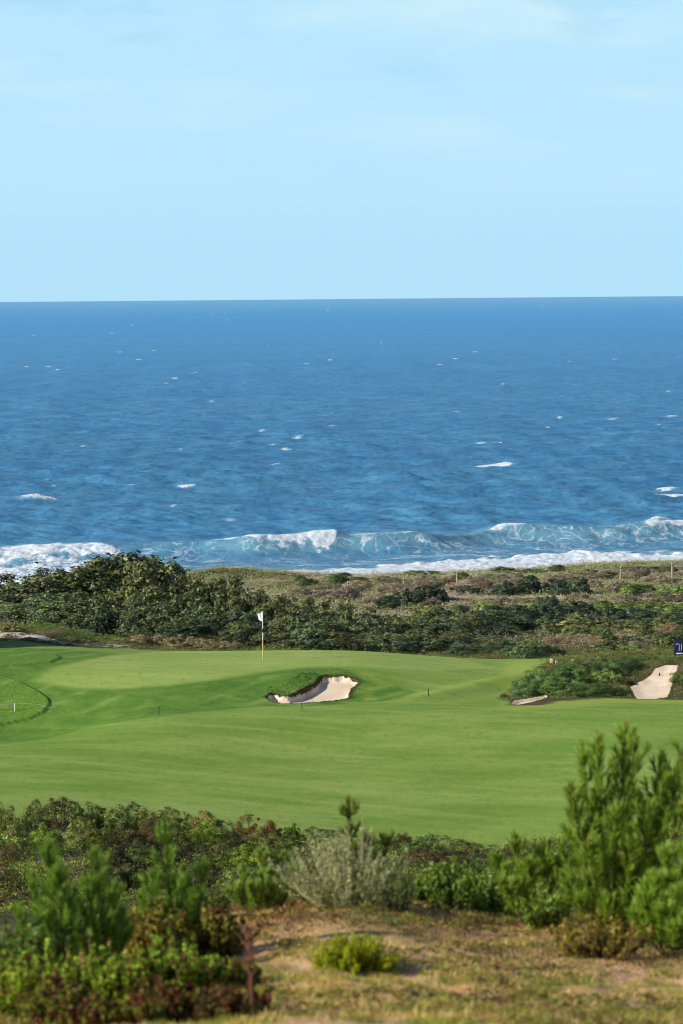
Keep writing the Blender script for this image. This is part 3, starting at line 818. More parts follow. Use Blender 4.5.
# ---- shrubs by the right-hand bunker
GB = 'creeping shrubs left of the right-hand bunker'
for px, d, tp, w, lab, dp in ((531, 138.9, 671, 38, 'dark green mounded shrub behind the small sand patch', .7), (553, 138.7, 672, 40, None, .7), (574, 138.3, 678, 38, None, .6), (595, 138.0, 680, 36, None, .6), (613, 138.0, 684, 28, None, .6),
                          (545, 141.5, 665, 38, None, .8), (566, 141.5, 662, 42, None, .8), (588, 142, 656, 44, None, .8), (608, 142.5, 654, 44, None, .8), (628, 144, 654, 40, None, .8), (642, 147, 657, 26, None, .8), (604, 140.6, 667, 34, None, .6), (582, 140.5, 669, 32, None, .6)):
    put('creep', px, d, tp, w * 1.12, lab or 'low dark green creeping shrub on the bank left of the right-hand bunker', 'shrub', None if lab else GB, tint(rt, .8, 1.7), deep=dp)
put('brown', 622, 140, 681, 26, 'reddish brown shrub at the left rim of the right-hand bunker', 'shrub', None, (.8, .75, .7))
put('creep', 686, 140, 668, 24, 'green shrub on the right rim of the right-hand bunker', 'shrub', None, (1.2, 1.05, .6))
put('brown', 505, 138.5, 697, 10, 'dark tuft on the grass left of the small sand patch', 'shrub', None, (.6, .6, .5))

# ---- dune shrubs between thicket and beach
rd = random.Random(31)
GD = 'dark shrubs on the dune'; GO = 'olive shrubs on the dune'; GH = 'dry heather bushes on the dune'
rowsd = []
HK = 1.3
def line(x0, x1, y0, y1, n, hgt, w, kind, tn, jit=2.5):
    for i in range(n):
        f_ = i / max(1, n - 1)
        rowsd.append((x0 + (x1 - x0) * f_ + rd.uniform(-9, 9), y0 + (y1 - y0) * f_ + rd.uniform(-jit * 1.6, jit * 1.6), HK * hgt * rd.uniform(.7, 1.5), w * rd.uniform(.7, 1.35), kind, tn))
DK = (.40, .50, .62); OL = (1.0, 1.0, .85); GRN = (1.05, 1.25, .7)  # blue cast of DK paints hazy shade into the dark shrubs
line(500, 628, 626, 620, 10, 14, 26, 'scrub', DK); line(440, 520, 632, 630, 6, 13, 26, 'scrub', DK)
line(536, 582, 595, 593, 5, 11, 20, 'scrub', DK); line(386, 436, 606, 605, 5, 12, 22, 'scrub', DK); line(474, 504, 597, 595, 4, 9, 18, 'scrub', DK)
line(560, 690, 613, 610, 8, 9, 26, 'scrub', GRN); line(634, 690, 598, 596, 5, 9, 22, 'scrub', GRN); line(500, 600, 612, 609, 6, 8, 24, 'scrub', OL)
line(520, 690, 632, 628, 10, 9, 26, 'scrub', OL); line(500, 600, 640, 636, 7, 9, 24, 'scrub', OL); line(560, 690, 646, 634, 9, 7, 26, 'heather', (1.0, .85, .62))
line(600, 690, 652, 650, 6, 8, 24, 'scrub', OL); line(300, 440, 600, 607, 9, 9, 24, 'heather', (.9, .85, .85)); line(330, 700, 586, 578, 22, 6, 22, 'heather', (.95, .9, .85))
line(360, 700, 594, 587, 18, 7, 20, 'heather', (.9, .85, .8)); line(500, 700, 604, 602, 9, 7, 24, 'heather', (.85, .8, .75)); line(640, 690, 622, 618, 4, 8, 24, 'scrub', DK)
line(340, 700, 580, 571, 16, 4.5, 18, 'scrub', (.8, .8, .65)); line(300, 340, 584, 588, 4, 7, 18, 'scrub', OL); line(250, 330, 583, 583, 6, 4, 18, 'heather', (1.1, 1.0, .8)); line(430, 500, 614, 612, 5, 8, 22, 'heather', (.9, .85, .8))
line(590, 690, 640, 640, 6, 8, 22, 'scrub', (.7, .8, .6)); line(400, 480, 622, 620, 5, 10, 24, 'scrub', OL)
for px, yb, hh, w, kind, tn in rowsd:
    c = hit(px, yb, 160, 322)
    if c[1] > 318: c[1] = 308
    kk = rd.uniform(.78, 1.22); tn = tuple(v * kk * rd.uniform(.96, 1.04) for v in tn)
    lab, grp = {'heather': ('grey-brown heather bush on the dune slope before the beach', GH)}.get(kind, ('dark green shrub on the dune slope behind the thicket', GD) if tn[1] < .95 else ('olive green shrub on the dune slope behind the thicket', GO))
    put(kind, px, c[1], yb - hh, w, lab, 'shrub', grp, tn, deep=1.3)

# ---- heath in the valley below the fairway
GV = 'green shrubs of the heath below the fairway'; GW = 'brown shrubs of the heath below the fairway'
val = [  # px, distance, top row, width, kind, label
    (55, 103.5, 790, 40, 'brown', 'rounded purple-brown bush, highest on the skyline of the heath at left'), (14, 99, 803, 40, 'valley', 'dark knobbly shrub at the left edge below the fairway'),
    (6, 95, 818, 44, 'valley', None), (-6, 103, 793, 30, 'valley', None),
    (30, 104, 797, 36, 'valley', None), (82, 104, 798, 34, 'valley', None), (104, 104, 800, 36, 'brown', None), (126, 104, 799, 38, 'valley', None), (150, 103.5, 800, 40, 'valley', None), (176, 103.5, 806, 34, 'valley', None),
    (198, 103, 807, 38, 'valley', 'dark green bush on the fairway edge left of the rust-coloured one'), (226, 102.5, 818, 34, 'valley', None), (250, 102, 811, 36, 'brown', 'rust-red shrub with dead twigs on the fairway edge'), (272, 102, 824, 28, 'valley', None),
    (289, 102.5, 820, 18, 'bright', 'small dark green sprig standing on the fairway edge'), (310, 105, 825, 26, 'valley', None), (334, 105.3, 827, 28, 'valley', None), (366, 101, 832, 30, 'valley', None),
    (395, 100.5, 831, 44, 'valley', None), (420, 100, 832, 46, 'valley', 'blue-green shrub in the middle of the fairway edge'), (446, 100, 833, 46, 'valley', None), (472, 99.5, 838, 42, 'valley', 'dark green shrub right of the middle, its rim against the fairway'), (400, 101, 828, 22, 'brown', None), (505, 100, 840, 40, 'brown', None),
    (530, 100, 840, 40, 'valley', None), (40, 96, 820, 34, 'bright', 'yellow-green shrub before the purple-brown bush'), (4, 92, 838, 26, 'brown', None), (74, 98, 815, 40, 'valley', None),  (98, 97, 822, 36, 'bright', None),
    (120, 96, 824, 42, 'brown', None), (145, 97, 818, 40, 'brown', None), (170, 97, 822, 38, 'valley', None), (196, 98, 820, 36, 'bright', None), (222, 97, 828, 36, 'brown', None), (250, 98, 828, 38, 'valley', None), (275, 98, 832, 40, 'valley', None), 
    (430, 95, 846, 60, 'brown', 'dark maroon-brown bush below the blue-green shrub'), (455, 94, 856, 50, 'brown', None), (400, 94, 860, 44, 'valley', None), (480, 94, 858, 44, 'valley', None), (430, 90, 870, 44, 'bright', None), (465, 89, 872, 40, 'bright', None),
    (505, 91, 868, 46, 'valley', None), (110, 91, 842, 44, 'brown', None), (140, 92, 838, 40, 'valley', None), (180, 92, 838, 44, 'brown', None), (210, 92, 840, 42, 'valley', None), (245, 92, 842, 42, 'bright', None), (270, 92, 846, 44, 'valley', None), (300, 90, 856, 42, 'brown', None),
    (-8, 87, 862, 40, 'brown', None),  (96, 87, 858, 40, 'valley', None), (130, 87, 858, 44, 'brown', None), (165, 86, 864, 44, 'valley', None), (200, 87, 856, 46, 'brown', None), (235, 86, 862, 44, 'valley', None), (270, 85, 868, 44, 'brown', None), (10, 82, 888, 50, 'brown', None),
    (50, 83, 880, 44, 'valley', None), (220, 82, 880, 46, 'valley', None), (385, 88, 876, 44, 'bright', None), (360, 96, 848, 34, 'valley', None), (355, 90, 862, 36, 'valley', None), (395, 84, 888, 46, 'valley', None), (440, 83, 892, 46, 'valley', None), (490, 84, 888, 46, 'brown', None)]
for px, d, tp, w, kind, lab in val:
    if kind == 'brown' and not lab and rt.random() < .5: kind = 'valley'
    tn = tint(rt, .38, 1.2, -.04 if kind == 'brown' else 0)
    if kind == 'brown': tn = (tn[0] * .82, tn[1] * .88, tn[2] * .75)
    if lab and 'blue-green' in lab: tn = (.75, 1.0, .95)
    if lab and 'rust' in lab: tn = (1.35, .9, .66)
    if lab and 'maroon' in lab: tn = (.62, .46, .44)
    if lab and 'sprig' in lab: tn = (.5, .6, .6)
    put(kind, px, d, tp, w * 1.15, lab or {'brown': 'brown heather-like shrub of the heath between foreground and fairway', 'bright': 'light green shrub of the heath between foreground and fairway'}.get(kind, 'dark green shrub of the heath between foreground and fairway'),
        'shrub', None if lab else {'brown': GW, 'bright': 'light green shrubs of the heath'}.get(kind, GV), tn)
for v in proto.values():
    for ent in v:
        if not ent[1]:
            for ch in list(ent[0].children): bpy.data.objects.remove(ch)
            bpy.data.objects.remove(ent[0])

# ---- ground cover (stuff)
def cover(name, n, urange, drange, mask, size, hgt, cols, seed, per=7, mat=M_soft, weights=None, patch=5.0):
    r = np.random.default_rng(seed)
    d = np.sqrt(r.uniform(drange[0] ** 2, drange[1] ** 2, n)); x = r.uniform(*urange, n) * d
    k_ = mask(x, d); x, d = x[k_], d[k_]; n = len(x)
    z = gz(x, d)
    pn = fbm(x / patch, d / patch, seed, 3) * 1.5 - .25 + r.normal(0, .13, n)
    ci = np.clip((pn * len(cols)).astype(int), 0, len(cols) - 1)
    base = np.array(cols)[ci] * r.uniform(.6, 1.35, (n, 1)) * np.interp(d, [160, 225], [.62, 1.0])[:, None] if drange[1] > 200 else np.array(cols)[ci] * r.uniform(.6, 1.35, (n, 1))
    hs = hgt * r.uniform(.35, 1.2, n) * (.5 + vnoise(x / 2.5, d / 2.5, seed + 1))
    Pp = np.repeat(np.stack([x, d, z], -1), per, 0)
    off = r.normal(size=(n * per, 3)) * np.array([1, 1, 0]) * (np.repeat(hs, per)[:, None] * .75)
    zz = r.random(n * per) * np.repeat(hs, per)
    Pp = Pp + off; Pp[:, 2] += zz * np.exp(-(off[:, 0] ** 2 + off[:, 1] ** 2) / (np.repeat(hs, per) ** 2 + 1e-6)) + .02
    Nn = unit(r.normal(size=(n * per, 3)) + np.array([-.2, -.3, .7]))
    s_ = size * r.uniform(.5, 1.4, n * per)
    V, Q = leaf_quads(Pp, Nn, s_, s_ * .6, r)
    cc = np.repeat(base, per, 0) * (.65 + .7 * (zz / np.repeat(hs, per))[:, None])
    o_ = link(name, mesh_from(name, V, Q, mat, False, None, {'col': np.repeat(cc, 4, 0)}))
    return o_


def grid_val(A):
    def f(x, y):
        i = np.clip(np.searchsorted(DD, y) - 1, 0, len(DD) - 1); j = np.clip(np.searchsorted(U0, x / y) - 1, 0, len(U0) - 1)
        return A[i, j]
    return f


v_fair = grid_val(fair); v_near = grid_val(near); v_sand = grid_val(np.maximum(sandA, washA)); v_s = grid_val(sand)
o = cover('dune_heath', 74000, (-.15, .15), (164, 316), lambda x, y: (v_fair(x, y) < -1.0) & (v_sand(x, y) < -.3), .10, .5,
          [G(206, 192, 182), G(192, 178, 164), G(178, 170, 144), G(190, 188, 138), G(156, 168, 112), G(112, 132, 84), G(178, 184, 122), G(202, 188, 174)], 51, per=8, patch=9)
tag(o, 'low heather and scrub covering the dune between the green and the sea', 'ground cover', kind='stuff')
o = cover('heath_undergrowth', 30000, (-.14, .14), (78, 107), lambda x, y: (v_fair(x, y) < -0.2) & (v_sand(x, y) < -.1), .06, .34,
          [G(122, 108, 102), G(120, 108, 78), G(92, 112, 52), G(84, 122, 48), G(140, 168, 62), G(172, 180, 66), G(84, 98, 56), G(126, 108, 84)], 53, per=8, patch=2.2)
tag(o, 'low undergrowth between the shrubs of the heath below the fairway', 'undergrowth', kind='stuff')
o = cover('bank_undergrowth', 30000, (-.13, .13), (137, 165), lambda x, y: (v_fair(x, y) < 0.05) & (v_sand(x, y) < -.12), .06, .3,
          [G(100, 122, 60), G(140, 144, 80), G(92, 116, 56), G(130, 114, 80)], 57, per=8, patch=3)
tag(o, 'weedy undergrowth on the banks round the right-hand bunker', 'undergrowth', kind='stuff')

o = cover('knoll_weeds', 4200, (-.135, .135), (17.6, 31.0), lambda x, y: fbm(x * .7, y * .5, 59, 4) > .42, .020, .075,
          [G(92, 104, 44), G(128, 132, 58), G(84, 62, 40), G(112, 84, 54), G(74, 92, 36), G(146, 132, 70), G(60, 50, 34)], 58, per=26, patch=.9)
tag(o, 'low weeds, litter and small herbs on the foreground knoll', 'weeds', kind='stuff')


def blades(name, x, y, hgt, wid, cols, seed, lean=.5, mat=M_soft):
    r = np.random.default_rng(seed); n = len(x); z = gz(x, y)
    hgt = np.broadcast_to(hgt, n) * r.uniform(.5, 1.3, n)
    th = r.uniform(0, 6.28, n); ln = lean * r.random(n)
    dv = np.stack([np.cos(th) * ln, np.sin(th) * ln, np.ones(n)], -1); dv = unit(dv)
    b_ = np.stack([-np.sin(th + r.normal(0, .8, n)), np.cos(th), np.zeros(n)], -1) * (wid * r.uniform(.6, 1.3, n))[:, None]
    p = np.stack([x, y, z - .01], -1); mid = p + dv * (hgt * .55)[:, None]; bend = np.stack([np.cos(th), np.sin(th), np.zeros(n) - .15], -1) * (hgt * ln * .5)[:, None]
    tip = p + dv * hgt[:, None] + bend
    V = np.stack([p - b_, p + b_, mid + b_ * .8, mid - b_ * .8, tip], 1).reshape(-1, 3)
    k_ = np.arange(n)[:, None] * 5
    f4 = k_ + np.array([[0, 1, 2, 3]]); f3 = k_ + np.array([[3, 2, 4]])
    return link(name, mesh_from(name, V, [f4, f3], mat, False, None, {'col': np.repeat(cols, 5, 0)}))


# foreground grass
r = np.random.default_rng(71)
n = 70000
d = r.uniform(17.5, 31.5, n); x = r.uniform(-.135, .135, n) * d
cl = fbm(x * 1.6, d * 1.6, 72, 4)
k_ = r.random(n) < sstep(.42, .60, cl) * .85 + .10
x, d, cl = x[k_], d[k_], cl[k_]
pxv = x / d * F + W / 2
gn = fbm(x * .8, d * .8, 75, 3) + r.normal(0, .1, len(x))
cols = np.where((gn > .54)[:, None], G(140, 146, 68), G(218, 186, 128)) * r.uniform(.6, 1.25, (len(x), 1))
redm = (d > 25.5) & (np.abs(pxv - 270) < 75) & (r.random(len(x)) < .75)
cols[redm] = G(142, 92, 62) * r.uniform(.6, 1.3, (redm.sum(), 1))
nt_ = 1700
td = r.uniform(18, 31, nt_); tx = r.uniform(-.13, .13, nt_) * td
tk = r.random(nt_) < sstep(.46, .54, fbm(tx * .8, td * .55, 78, 4)) * .92 + .06
td, tx = td[tk], tx[tk]; nt_ = len(td)
tr_ = r.uniform(.05, .17, nt_); tc = np.array([G(172, 174, 82), G(234, 204, 142), G(142, 156, 70), G(214, 190, 116), G(190, 178, 96)])[r.integers(0, 5, nt_)]
per = 85; off = r.normal(size=(nt_ * per, 2)) * np.repeat(tr_, per)[:, None] * .6
hx = .40 * np.repeat(tr_, per) * np.exp(-(off ** 2).sum(1) / (2 * np.repeat(tr_, per) ** 2))
x = np.concatenate([x, np.repeat(tx, per) + off[:, 0]]); d = np.concatenate([d, np.repeat(td, per) + off[:, 1]])
cl = np.concatenate([cl, np.full(nt_ * per, -1.)]); redm = np.concatenate([redm, np.zeros(nt_ * per, bool)])
cols = np.concatenate([cols, np.repeat(tc, per, 0) * r.uniform(.6, 1.25, (nt_ * per, 1))])
hts = np.where(redm, .11, .025 + .035 * sstep(.45, .7, cl)); hts[cl < 0] = hx + .02
o = blades('dry_grass', x, d, hts, .004, cols, 73, 1.0)
tag(o, 'short straw-coloured grass on the sandy foreground knoll', 'grass', kind='stuff')
# long grass on the bunker lip
n = 15000
k_ = r.uniform(0, 1, (n, 2)); x = P_bunk[:, 0].min() - .5 + k_[:, 0] * 6; y = P_bunk[:, 1].min() - .6 + k_[:, 1] * 8
sv = v_s(x, y); lipd = ((x - lipc[0]) / 1.5) ** 2 + ((y - lipc[1] - .6) / 2.0) ** 2
m_ = (sv < .10) & (sv > -1.1) & (r.random(n) < np.where(lipd < 1.2, .30, .10)) & (y > P_bunk[:, 1].min() + .9)
x, y = x[m_], y[m_]
o = blades('rough_grass', x, y, np.where(lipd[m_] < 1.2, .10, .06), .014, np.where((r.random(len(x)) < .3)[:, None], G(92, 112, 52), G(58, 92, 40)) * r.uniform(.5, 1.2, (len(x), 1)), 76, .8)
tag(o, 'unmown grass hanging over the lip of the bunker before the green', 'grass', kind='stuff')

# ================================================================== FOREGROUND PLANTS
def fg(px, py, d=None):
    r_ = ray(px, py)
    if d is None:
        dd = np.arange(17, 33, .02); zz = ZC + r_[2] * dd - gz(r_[0] * dd, dd); k_ = np.where(zz <= 0)[0]
        d = dd[k_[0]] if len(k_) else 30.0
    x = r_[0] * d
    return np.array([x, d, float(gz(x, d)[0])])


def offs(base, pts, depth=None):
    """picture points beside a plant -> offsets from its base, at its own distance"""
    out = []
    for i, (px, py) in enumerate(pts):
        p = at(px, py, base[1]); dy = (depth[i] if depth else 0)
        out.append((p[0] - base[0], dy, p[2] - base[2]))
    return out


# big pine on the right
b = fg(606, 0, 26.2)
tips = offs(b, [(625, 726), (597, 735), (584, 752), (640, 745), (664, 758), (570, 782), (612, 800), (648, 800), (680, 778), (630, 830), (585, 835), (560, 845), (660, 850), (700, 765), (572, 812), (690, 738), (560, 868), (586, 872), (612, 868), (638, 872), (664, 862), (600, 890), (630, 892), (574, 892)],
            [0, -.12, .25, .3, .1, -.2, -.45, -.3, .35, -.5, -.5, .1, -.4, .0, .2, .1, -.3, -.2, .2, -.2, -.5, -.6, -.5, -.4, -.5, -.4, -.3])
base_of = lambda t_: (t_[0] * .25, t_[1] * .3, 0.0)
o = pine('young_pine', b, [(t_, base_of(t_)) for t_ in tips], 801, ln=.135, dens=125, side=3, reach=.36, first=.25, c_lo=lin(30, 58, 18), c_hi=lin(172, 202, 80))
tag(o, 'tall bushy young pine with several upright leaders, largest plant on the right', 'pine')
# pine at the right edge, nearer
b = fg(672, 0, 24.6)
tips = offs(b, [(668, 850), (690, 846), (650, 874), (705, 870), (640, 892), (676, 880), (655, 905), (690, 905), (632, 912), (670, 918)], [0, .2, -.1, 0, -.2, -.35, -.3, -.3, -.1, -.4])
o = pine('young_pine', b, [(t_, base_of(t_)) for t_ in tips], 805, ln=.14, dens=260, side=4, reach=.26, candles=False, first=.1, c_hi=lin(182, 212, 92))
tag(o, 'small bright green pine at the right edge before the tall pine', 'pine')
# low pine left of the tall one
b = fg(530, 0, 27.6)
tips = offs(b, [(515, 838), (545, 846), (492, 858), (560, 862), (528, 856), (500, 876)], [0, .1, 0, .1, -.3, -.3])
o = pine('young_pine', b, [(t_, base_of(t_)) for t_ in tips], 809, ln=.14, dens=280, side=4, reach=.3, candles=False, first=.1, c_hi=lin(180, 206, 92))
tag(o, 'low spreading pine just left of the tall pine', 'pine')
# left group
for nm_, px, dd, pts, seed, lab in (
        (0, 52, 22.6, [(48, 846), (60, 862), (30, 880), (20, 905), (72, 895), (8, 930)], 811, 'slender upright pine with a yellow-green tip, leftmost of the foreground pines'),
        (1, 98, 23.0, [(96, 852), (88, 880), (112, 890), (76, 910), (120, 918)], 813, 'upright pine between the leftmost pine and the pine near the silver shrub'),
        (2, 165, 24.2, [(165, 826), (152, 872), (182, 872), (142, 892), (205, 868), (192, 890)], 815, 'pine with one tall thin leader, right of the two leftmost pines')):
    b = fg(px, 0, dd)
    tips = offs(b, pts, [0, -.1, .15, -.2, .2, -.1][:len(pts)])
    o = pine('young_pine', b, [(t_, base_of(t_)) for t_ in tips], seed, ln=.12, dens=170, side=3, reach=.24, candles=False, first=.1, c_lo=lin(46, 82, 32), c_hi=lin(156, 190, 82))
    tag(o, lab, 'pine')
# thin pine leader behind the silver shrub
b = fg(348, 0, 28.6)
tips = offs(b, [(348, 800), (372, 838), (330, 850), (392, 840)], [0, .2, .1, .3])
o = pine('young_pine', b, [(t_, base_of(t_)) for t_ in tips], 817, ln=.10, dens=200, side=5, reach=.2, first=.2, c_hi=lin(150, 166, 84))
tag(o, 'thin young pine with a single brown-budded leader rising behind the silver shrub', 'pine')
# soft green bush left of the silver shrub
b = fg(258, 0, 27.8)
tips = offs(b, [(240, 872), (262, 852), (282, 858), (228, 890), (300, 868), (250, 880), (275, 880)], [0, .1, .2, -.1, .1, -.3, -.2])
o = pine('young_pine', b, [(t_, base_of(t_)) for t_ in tips], 819, ln=.09, dens=420, side=5, reach=.2, candles=False, first=.1, c_lo=lin(76, 112, 44), c_hi=lin(178, 200, 106))
tag(o, 'feathery light green young pine left of the silver shrub', 'pine')


def sprig_shrub(name, loc, tips, seed, leaf, c_lo, c_hi, n_leaf, twigs=5, mat=M_soft, spread=.12, wid=.3, wood=None, mixc=None, mixf=0.25):
    """shrub of many upright twigs clothed in small leaves"""
    r = np.random.default_rng(seed); root = empty(name, loc)
    wd = []; P_ = []; N_ = []; C_ = []
    for t_ in tips:
        t_ = np.array(t_)
        for j in range(twigs):
            e_ = t_ + r.normal(size=3) * np.array([spread, spread, spread * .6]); s_ = np.array([e_[0] * .35, e_[1] * .35, 0]) + r.normal(size=3) * np.array([.03, .03, 0])
            m_ = (s_ + e_) / 2 + np.array([e_[0] * .12, e_[1] * .12, -.04])
            ts = np.linspace(0, 1, 7)[:, None]; path = (1 - ts) ** 2 * s_ + 2 * ts * (1 - ts) * m_ + ts ** 2 * e_
            wd.append(tube(path, np.linspace(.008, .002, 7), 4))
            q_ = r.uniform(.25, 1.02, n_leaf)[:, None]
            pp = (1 - q_) ** 2 * s_ + 2 * q_ * (1 - q_) * m_ + q_ ** 2 * e_
            ax = unit(e_ - s_); sd_ = unit(np.cross(np.repeat(ax[None], n_leaf, 0), r.normal(size=(n_leaf, 3))))
            P_.append(pp + sd_ * leaf * .5); N_.append(unit(sd_ * .7 + r.normal(size=(n_leaf, 3)) * .6 + ax * .3)); C_.append(c_lo + (c_hi - c_lo) * np.clip(r.random((n_leaf, 1)) * .7 + q_ * .4 - .1, 0, 1))
    P_ = np.concatenate(P_); N_ = np.concatenate(N_); C_ = np.concatenate(C_)
    if mixc is not None:
        km = (r.random(len(P_)) < mixf * 2 * vnoise(P_[:, 0] * 9 + 40, P_[:, 2] * 9 + P_[:, 1] * 7 + 40, seed)); C_[km] = mixc * r.uniform(.5, 1.3, (km.sum(), 1))
    s_ = leaf * r.uniform(.6, 1.4, len(P_))
    V, Q = leaf_quads(P_, N_, s_, s_ * wid, r)
    link('stem', mesh_from('stem', *merge(wd), wood or M_bark, True), root)
    link('crown', mesh_from('crown', V, Q, mat, False, None, {'col': np.repeat(C_, 4, 0)}), root)
    return root


M_grey = wood_mat('grey_stem', lin(150, 146, 120), lin(190, 186, 160))
# silver shrub in the middle
b = fg(345, 0, 27.3)
rr = random.Random(3)
pts = [(298 + i * 5.2 + rr.uniform(-3, 3), 842 + 22 * ((i - 9) / 9.5) ** 2 + rr.uniform(-10, 14)) for i in range(19)] + [(300 + i * 9, 872 + rr.uniform(-10, 10)) for i in range(11)]
o = sprig_shrub('silver_shrub', b, offs(b, pts, [rr.uniform(-.35, .3) for _ in pts]), 821, .036, lin(92, 112, 56), lin(204, 206, 146), 40, 5, spread=.15, wid=.42, wood=M_grey)
tag(o, 'silvery grey-green shrub of upright twigs in the middle of the foreground', 'shrub')
b = fg(388, 0, 26.9)
pts = [(370 + i * 6, 880 + rr.uniform(-14, 8)) for i in range(8)]
o = sprig_shrub('broom_shrub', b, offs(b, pts, [rr.uniform(-.2, .2) for _ in pts]), 823, .03, lin(66, 80, 48), lin(140, 152, 94), 90, 4, spread=.06)
tag(o, 'dark dull green shrub at the right foot of the silver shrub', 'shrub')
# bright broom clump
b = fg(352, 965)
pts = [(318 + i * 5.6, 938 + 20 * abs((i - 6.5) / 6.5) ** 2.2 + rr.uniform(-7, 5)) for i in range(14)] + [(316 + i * 7, 956 + rr.uniform(-6, 8)) for i in range(12)]
o = sprig_shrub('broom_shrub', b, offs(b, pts, [rr.uniform(-.3, .22) for _ in pts]), 825, .026, lin(96, 122, 12), lin(214, 222, 44), 110, 7, spread=.045, wid=.22)
tag(o, 'small bright yellow-green broom clump on the dry grass', 'shrub')
# yellow-brown shrub before the tall pine
b = fg(600, 958)
pts = [(560 + i * 8 + rr.uniform(-4, 4), 912 + 24 * abs((i - 5) / 5) ** 2 + rr.uniform(-8, 14)) for i in range(11)] + [(572 + i * 10, 938 + rr.uniform(-8, 8)) for i in range(7)]
o = sprig_shrub('low_shrub', b, offs(b, pts, [rr.uniform(-.3, .2) for _ in pts]), 827, .040, lin(98, 88, 34), lin(178, 160, 74), 34, 4, spread=.07, wid=.55)
tag(o, 'small yellow-brown leafy shrub at the foot of the tall pine', 'shrub')
# green undergrowth shrubs between the pines at the crest on the right
for px, dd, tp, lab, sd_ in ((452, 28.2, 868, 'leafy green shrub right of the silver shrub on the crest', 829), (486, 28.4, 884, 'leafy green shrub between the silver shrub and the low pine', 831), (548, 26.8, 890, 'green leafy shrub under the left side of the tall pine', 833), (418, 28.8, 880, 'yellow-green leafy shrub touching the silver shrub on its right', 835)):
    b = fg(px, 0, dd); pts = [(px - 24 + i * 5.4, tp + rr.uniform(-6, 16)) for i in range(10)]
    o = sprig_shrub('leafy_shrub', b, offs(b, pts, [rr.uniform(-.3, .2) for _ in pts]), sd_, .045, lin(54, 84, 30), lin(160, 188, 78), 46, 4, spread=.07, wid=.6)
    tag(o, lab, 'shrub')
# leafy shrubs along the bottom left
for i, (px, dd, tp, w, c_lo, c_hi, lab) in enumerate((
        (36, 20.6, 962, 80, lin(72, 104, 24), lin(190, 216, 72), 'yellow-green leafy shrub in the bottom left corner'),
        (104, 20.9, 958, 76, lin(66, 100, 26), lin(182, 212, 68), 'round-leaved green shrub at the bottom, right of the corner shrub'),
        (176, 21.4, 946, 84, lin(62, 98, 24), lin(172, 206, 68), 'round-leaved green shrub at the bottom between corner and dry stalk'),
        (228, 21.6, 964, 56, lin(72, 74, 30), lin(142, 150, 66), 'dull green leafy shrub behind the dry stalk'),
        (150, 19.4, 994, 84, lin(62, 66, 26), lin(150, 158, 64), 'low reddish brown leafy shrub at the bottom edge'),
        (70, 19.5, 990, 80, lin(78, 74, 30), lin(154, 164, 66), 'green and brown leafy shrub at the bottom edge near the corner'),
        (225, 19.5, 992, 60, lin(74, 54, 38), lin(134, 126, 66), 'brownish leafy shrub at the bottom edge beside the dry stalk'),
        (158, 23.6, 918, 60, lin(98, 100, 32), lin(180, 170, 66), 'yellowish leafy shrub behind the round-leaved ones'),
        (205, 24.2, 912, 60, lin(78, 82, 32), lin(158, 158, 66), 'olive leafy shrub beside the rusty dry grass'),
        (10, 21.6, 940, 60, lin(56, 92, 30), lin(138, 178, 76), 'fresh green shrub at the left edge under the leftmost pine'))):
    b = fg(px, 0, dd); pts = [(px - w / 2 + k_ * w / 15, tp + 18 * abs((k_ - 7.5) / 7.5) ** 2 + rr.uniform(-7, 12)) for k_ in range(16)] + [(px - w / 2 + k_ * w / 9, tp + 26 + rr.uniform(-8, 8)) for k_ in range(10)]
    o = sprig_shrub('leafy_shrub', b, offs(b, pts, [rr.uniform(-.35, .3) for _ in pts]), 841 + i, .034, c_lo, c_hi, 60, 5, spread=.07, wid=.7, mixc=lin(112, 58, 44), mixf=(.5 if 'brown' in lab else .22))
    tag(o, lab, 'shrub')
# dry stalk
b = fg(240, 0, 19.2)
tip = offs(b, [(247, 930)])[0]
o = empty('dry_stalk', b); tag(o, 'thin reddish dry stalk standing at the bottom left of the dry grass', 'stalk')
M_stalk = plain('dry_stalk', lin(122, 78, 56), .8, .3)
path = [np.array([0, 0, -.05]), np.array([.005, 0, tip[2] * .3]), np.array([tip[0] * .4, .01, tip[2] * .65]), np.array(tip)]
link('stem', mesh_from('stem', *tube(path, [.013, .012, .010, .006], 6), M_stalk, True), o)
prt = []
r = np.random.default_rng(5)
for j in range(34):
    f_ = r.uniform(.45, 1); p = path[0] + (path[3] - path[0]) * f_; th = r.uniform(0, 6.28); l_ = r.uniform(.03, .09)
    prt.append(tube([p, p + np.array([math.cos(th) * l_, math.sin(th) * l_, l_ * 1.1])], [.006, .003], 4))
link('twigs', mesh_from('twigs', *merge(prt), M_stalk, True), o)

# ================================================================== GOLF FURNITURE AND POSTS
def box(c, s_, rot=0):
    c = np.array(c); sx, sy, sz = np.array(s_) / 2
    V = np.array([[x, y, z] for z in (-sz, sz) for x, y in ((-sx, -sy), (sx, -sy), (sx, sy), (-sx, sy))])
    ca, sa = math.cos(rot), math.sin(rot)
    V = V @ np.array([[ca, sa, 0], [-sa, ca, 0], [0, 0, 1]]) + c
    return V, np.array([(0, 3, 2, 1), (4, 5, 6, 7), (0, 1, 5, 4), (1, 2, 6, 5), (2, 3, 7, 6), (3, 0, 4, 7)])


def bevel(o_, w_=.01):
    m_ = o_.modifiers.new('edge', 'BEVEL'); m_.width = w_; m_.segments = 2
    return o_


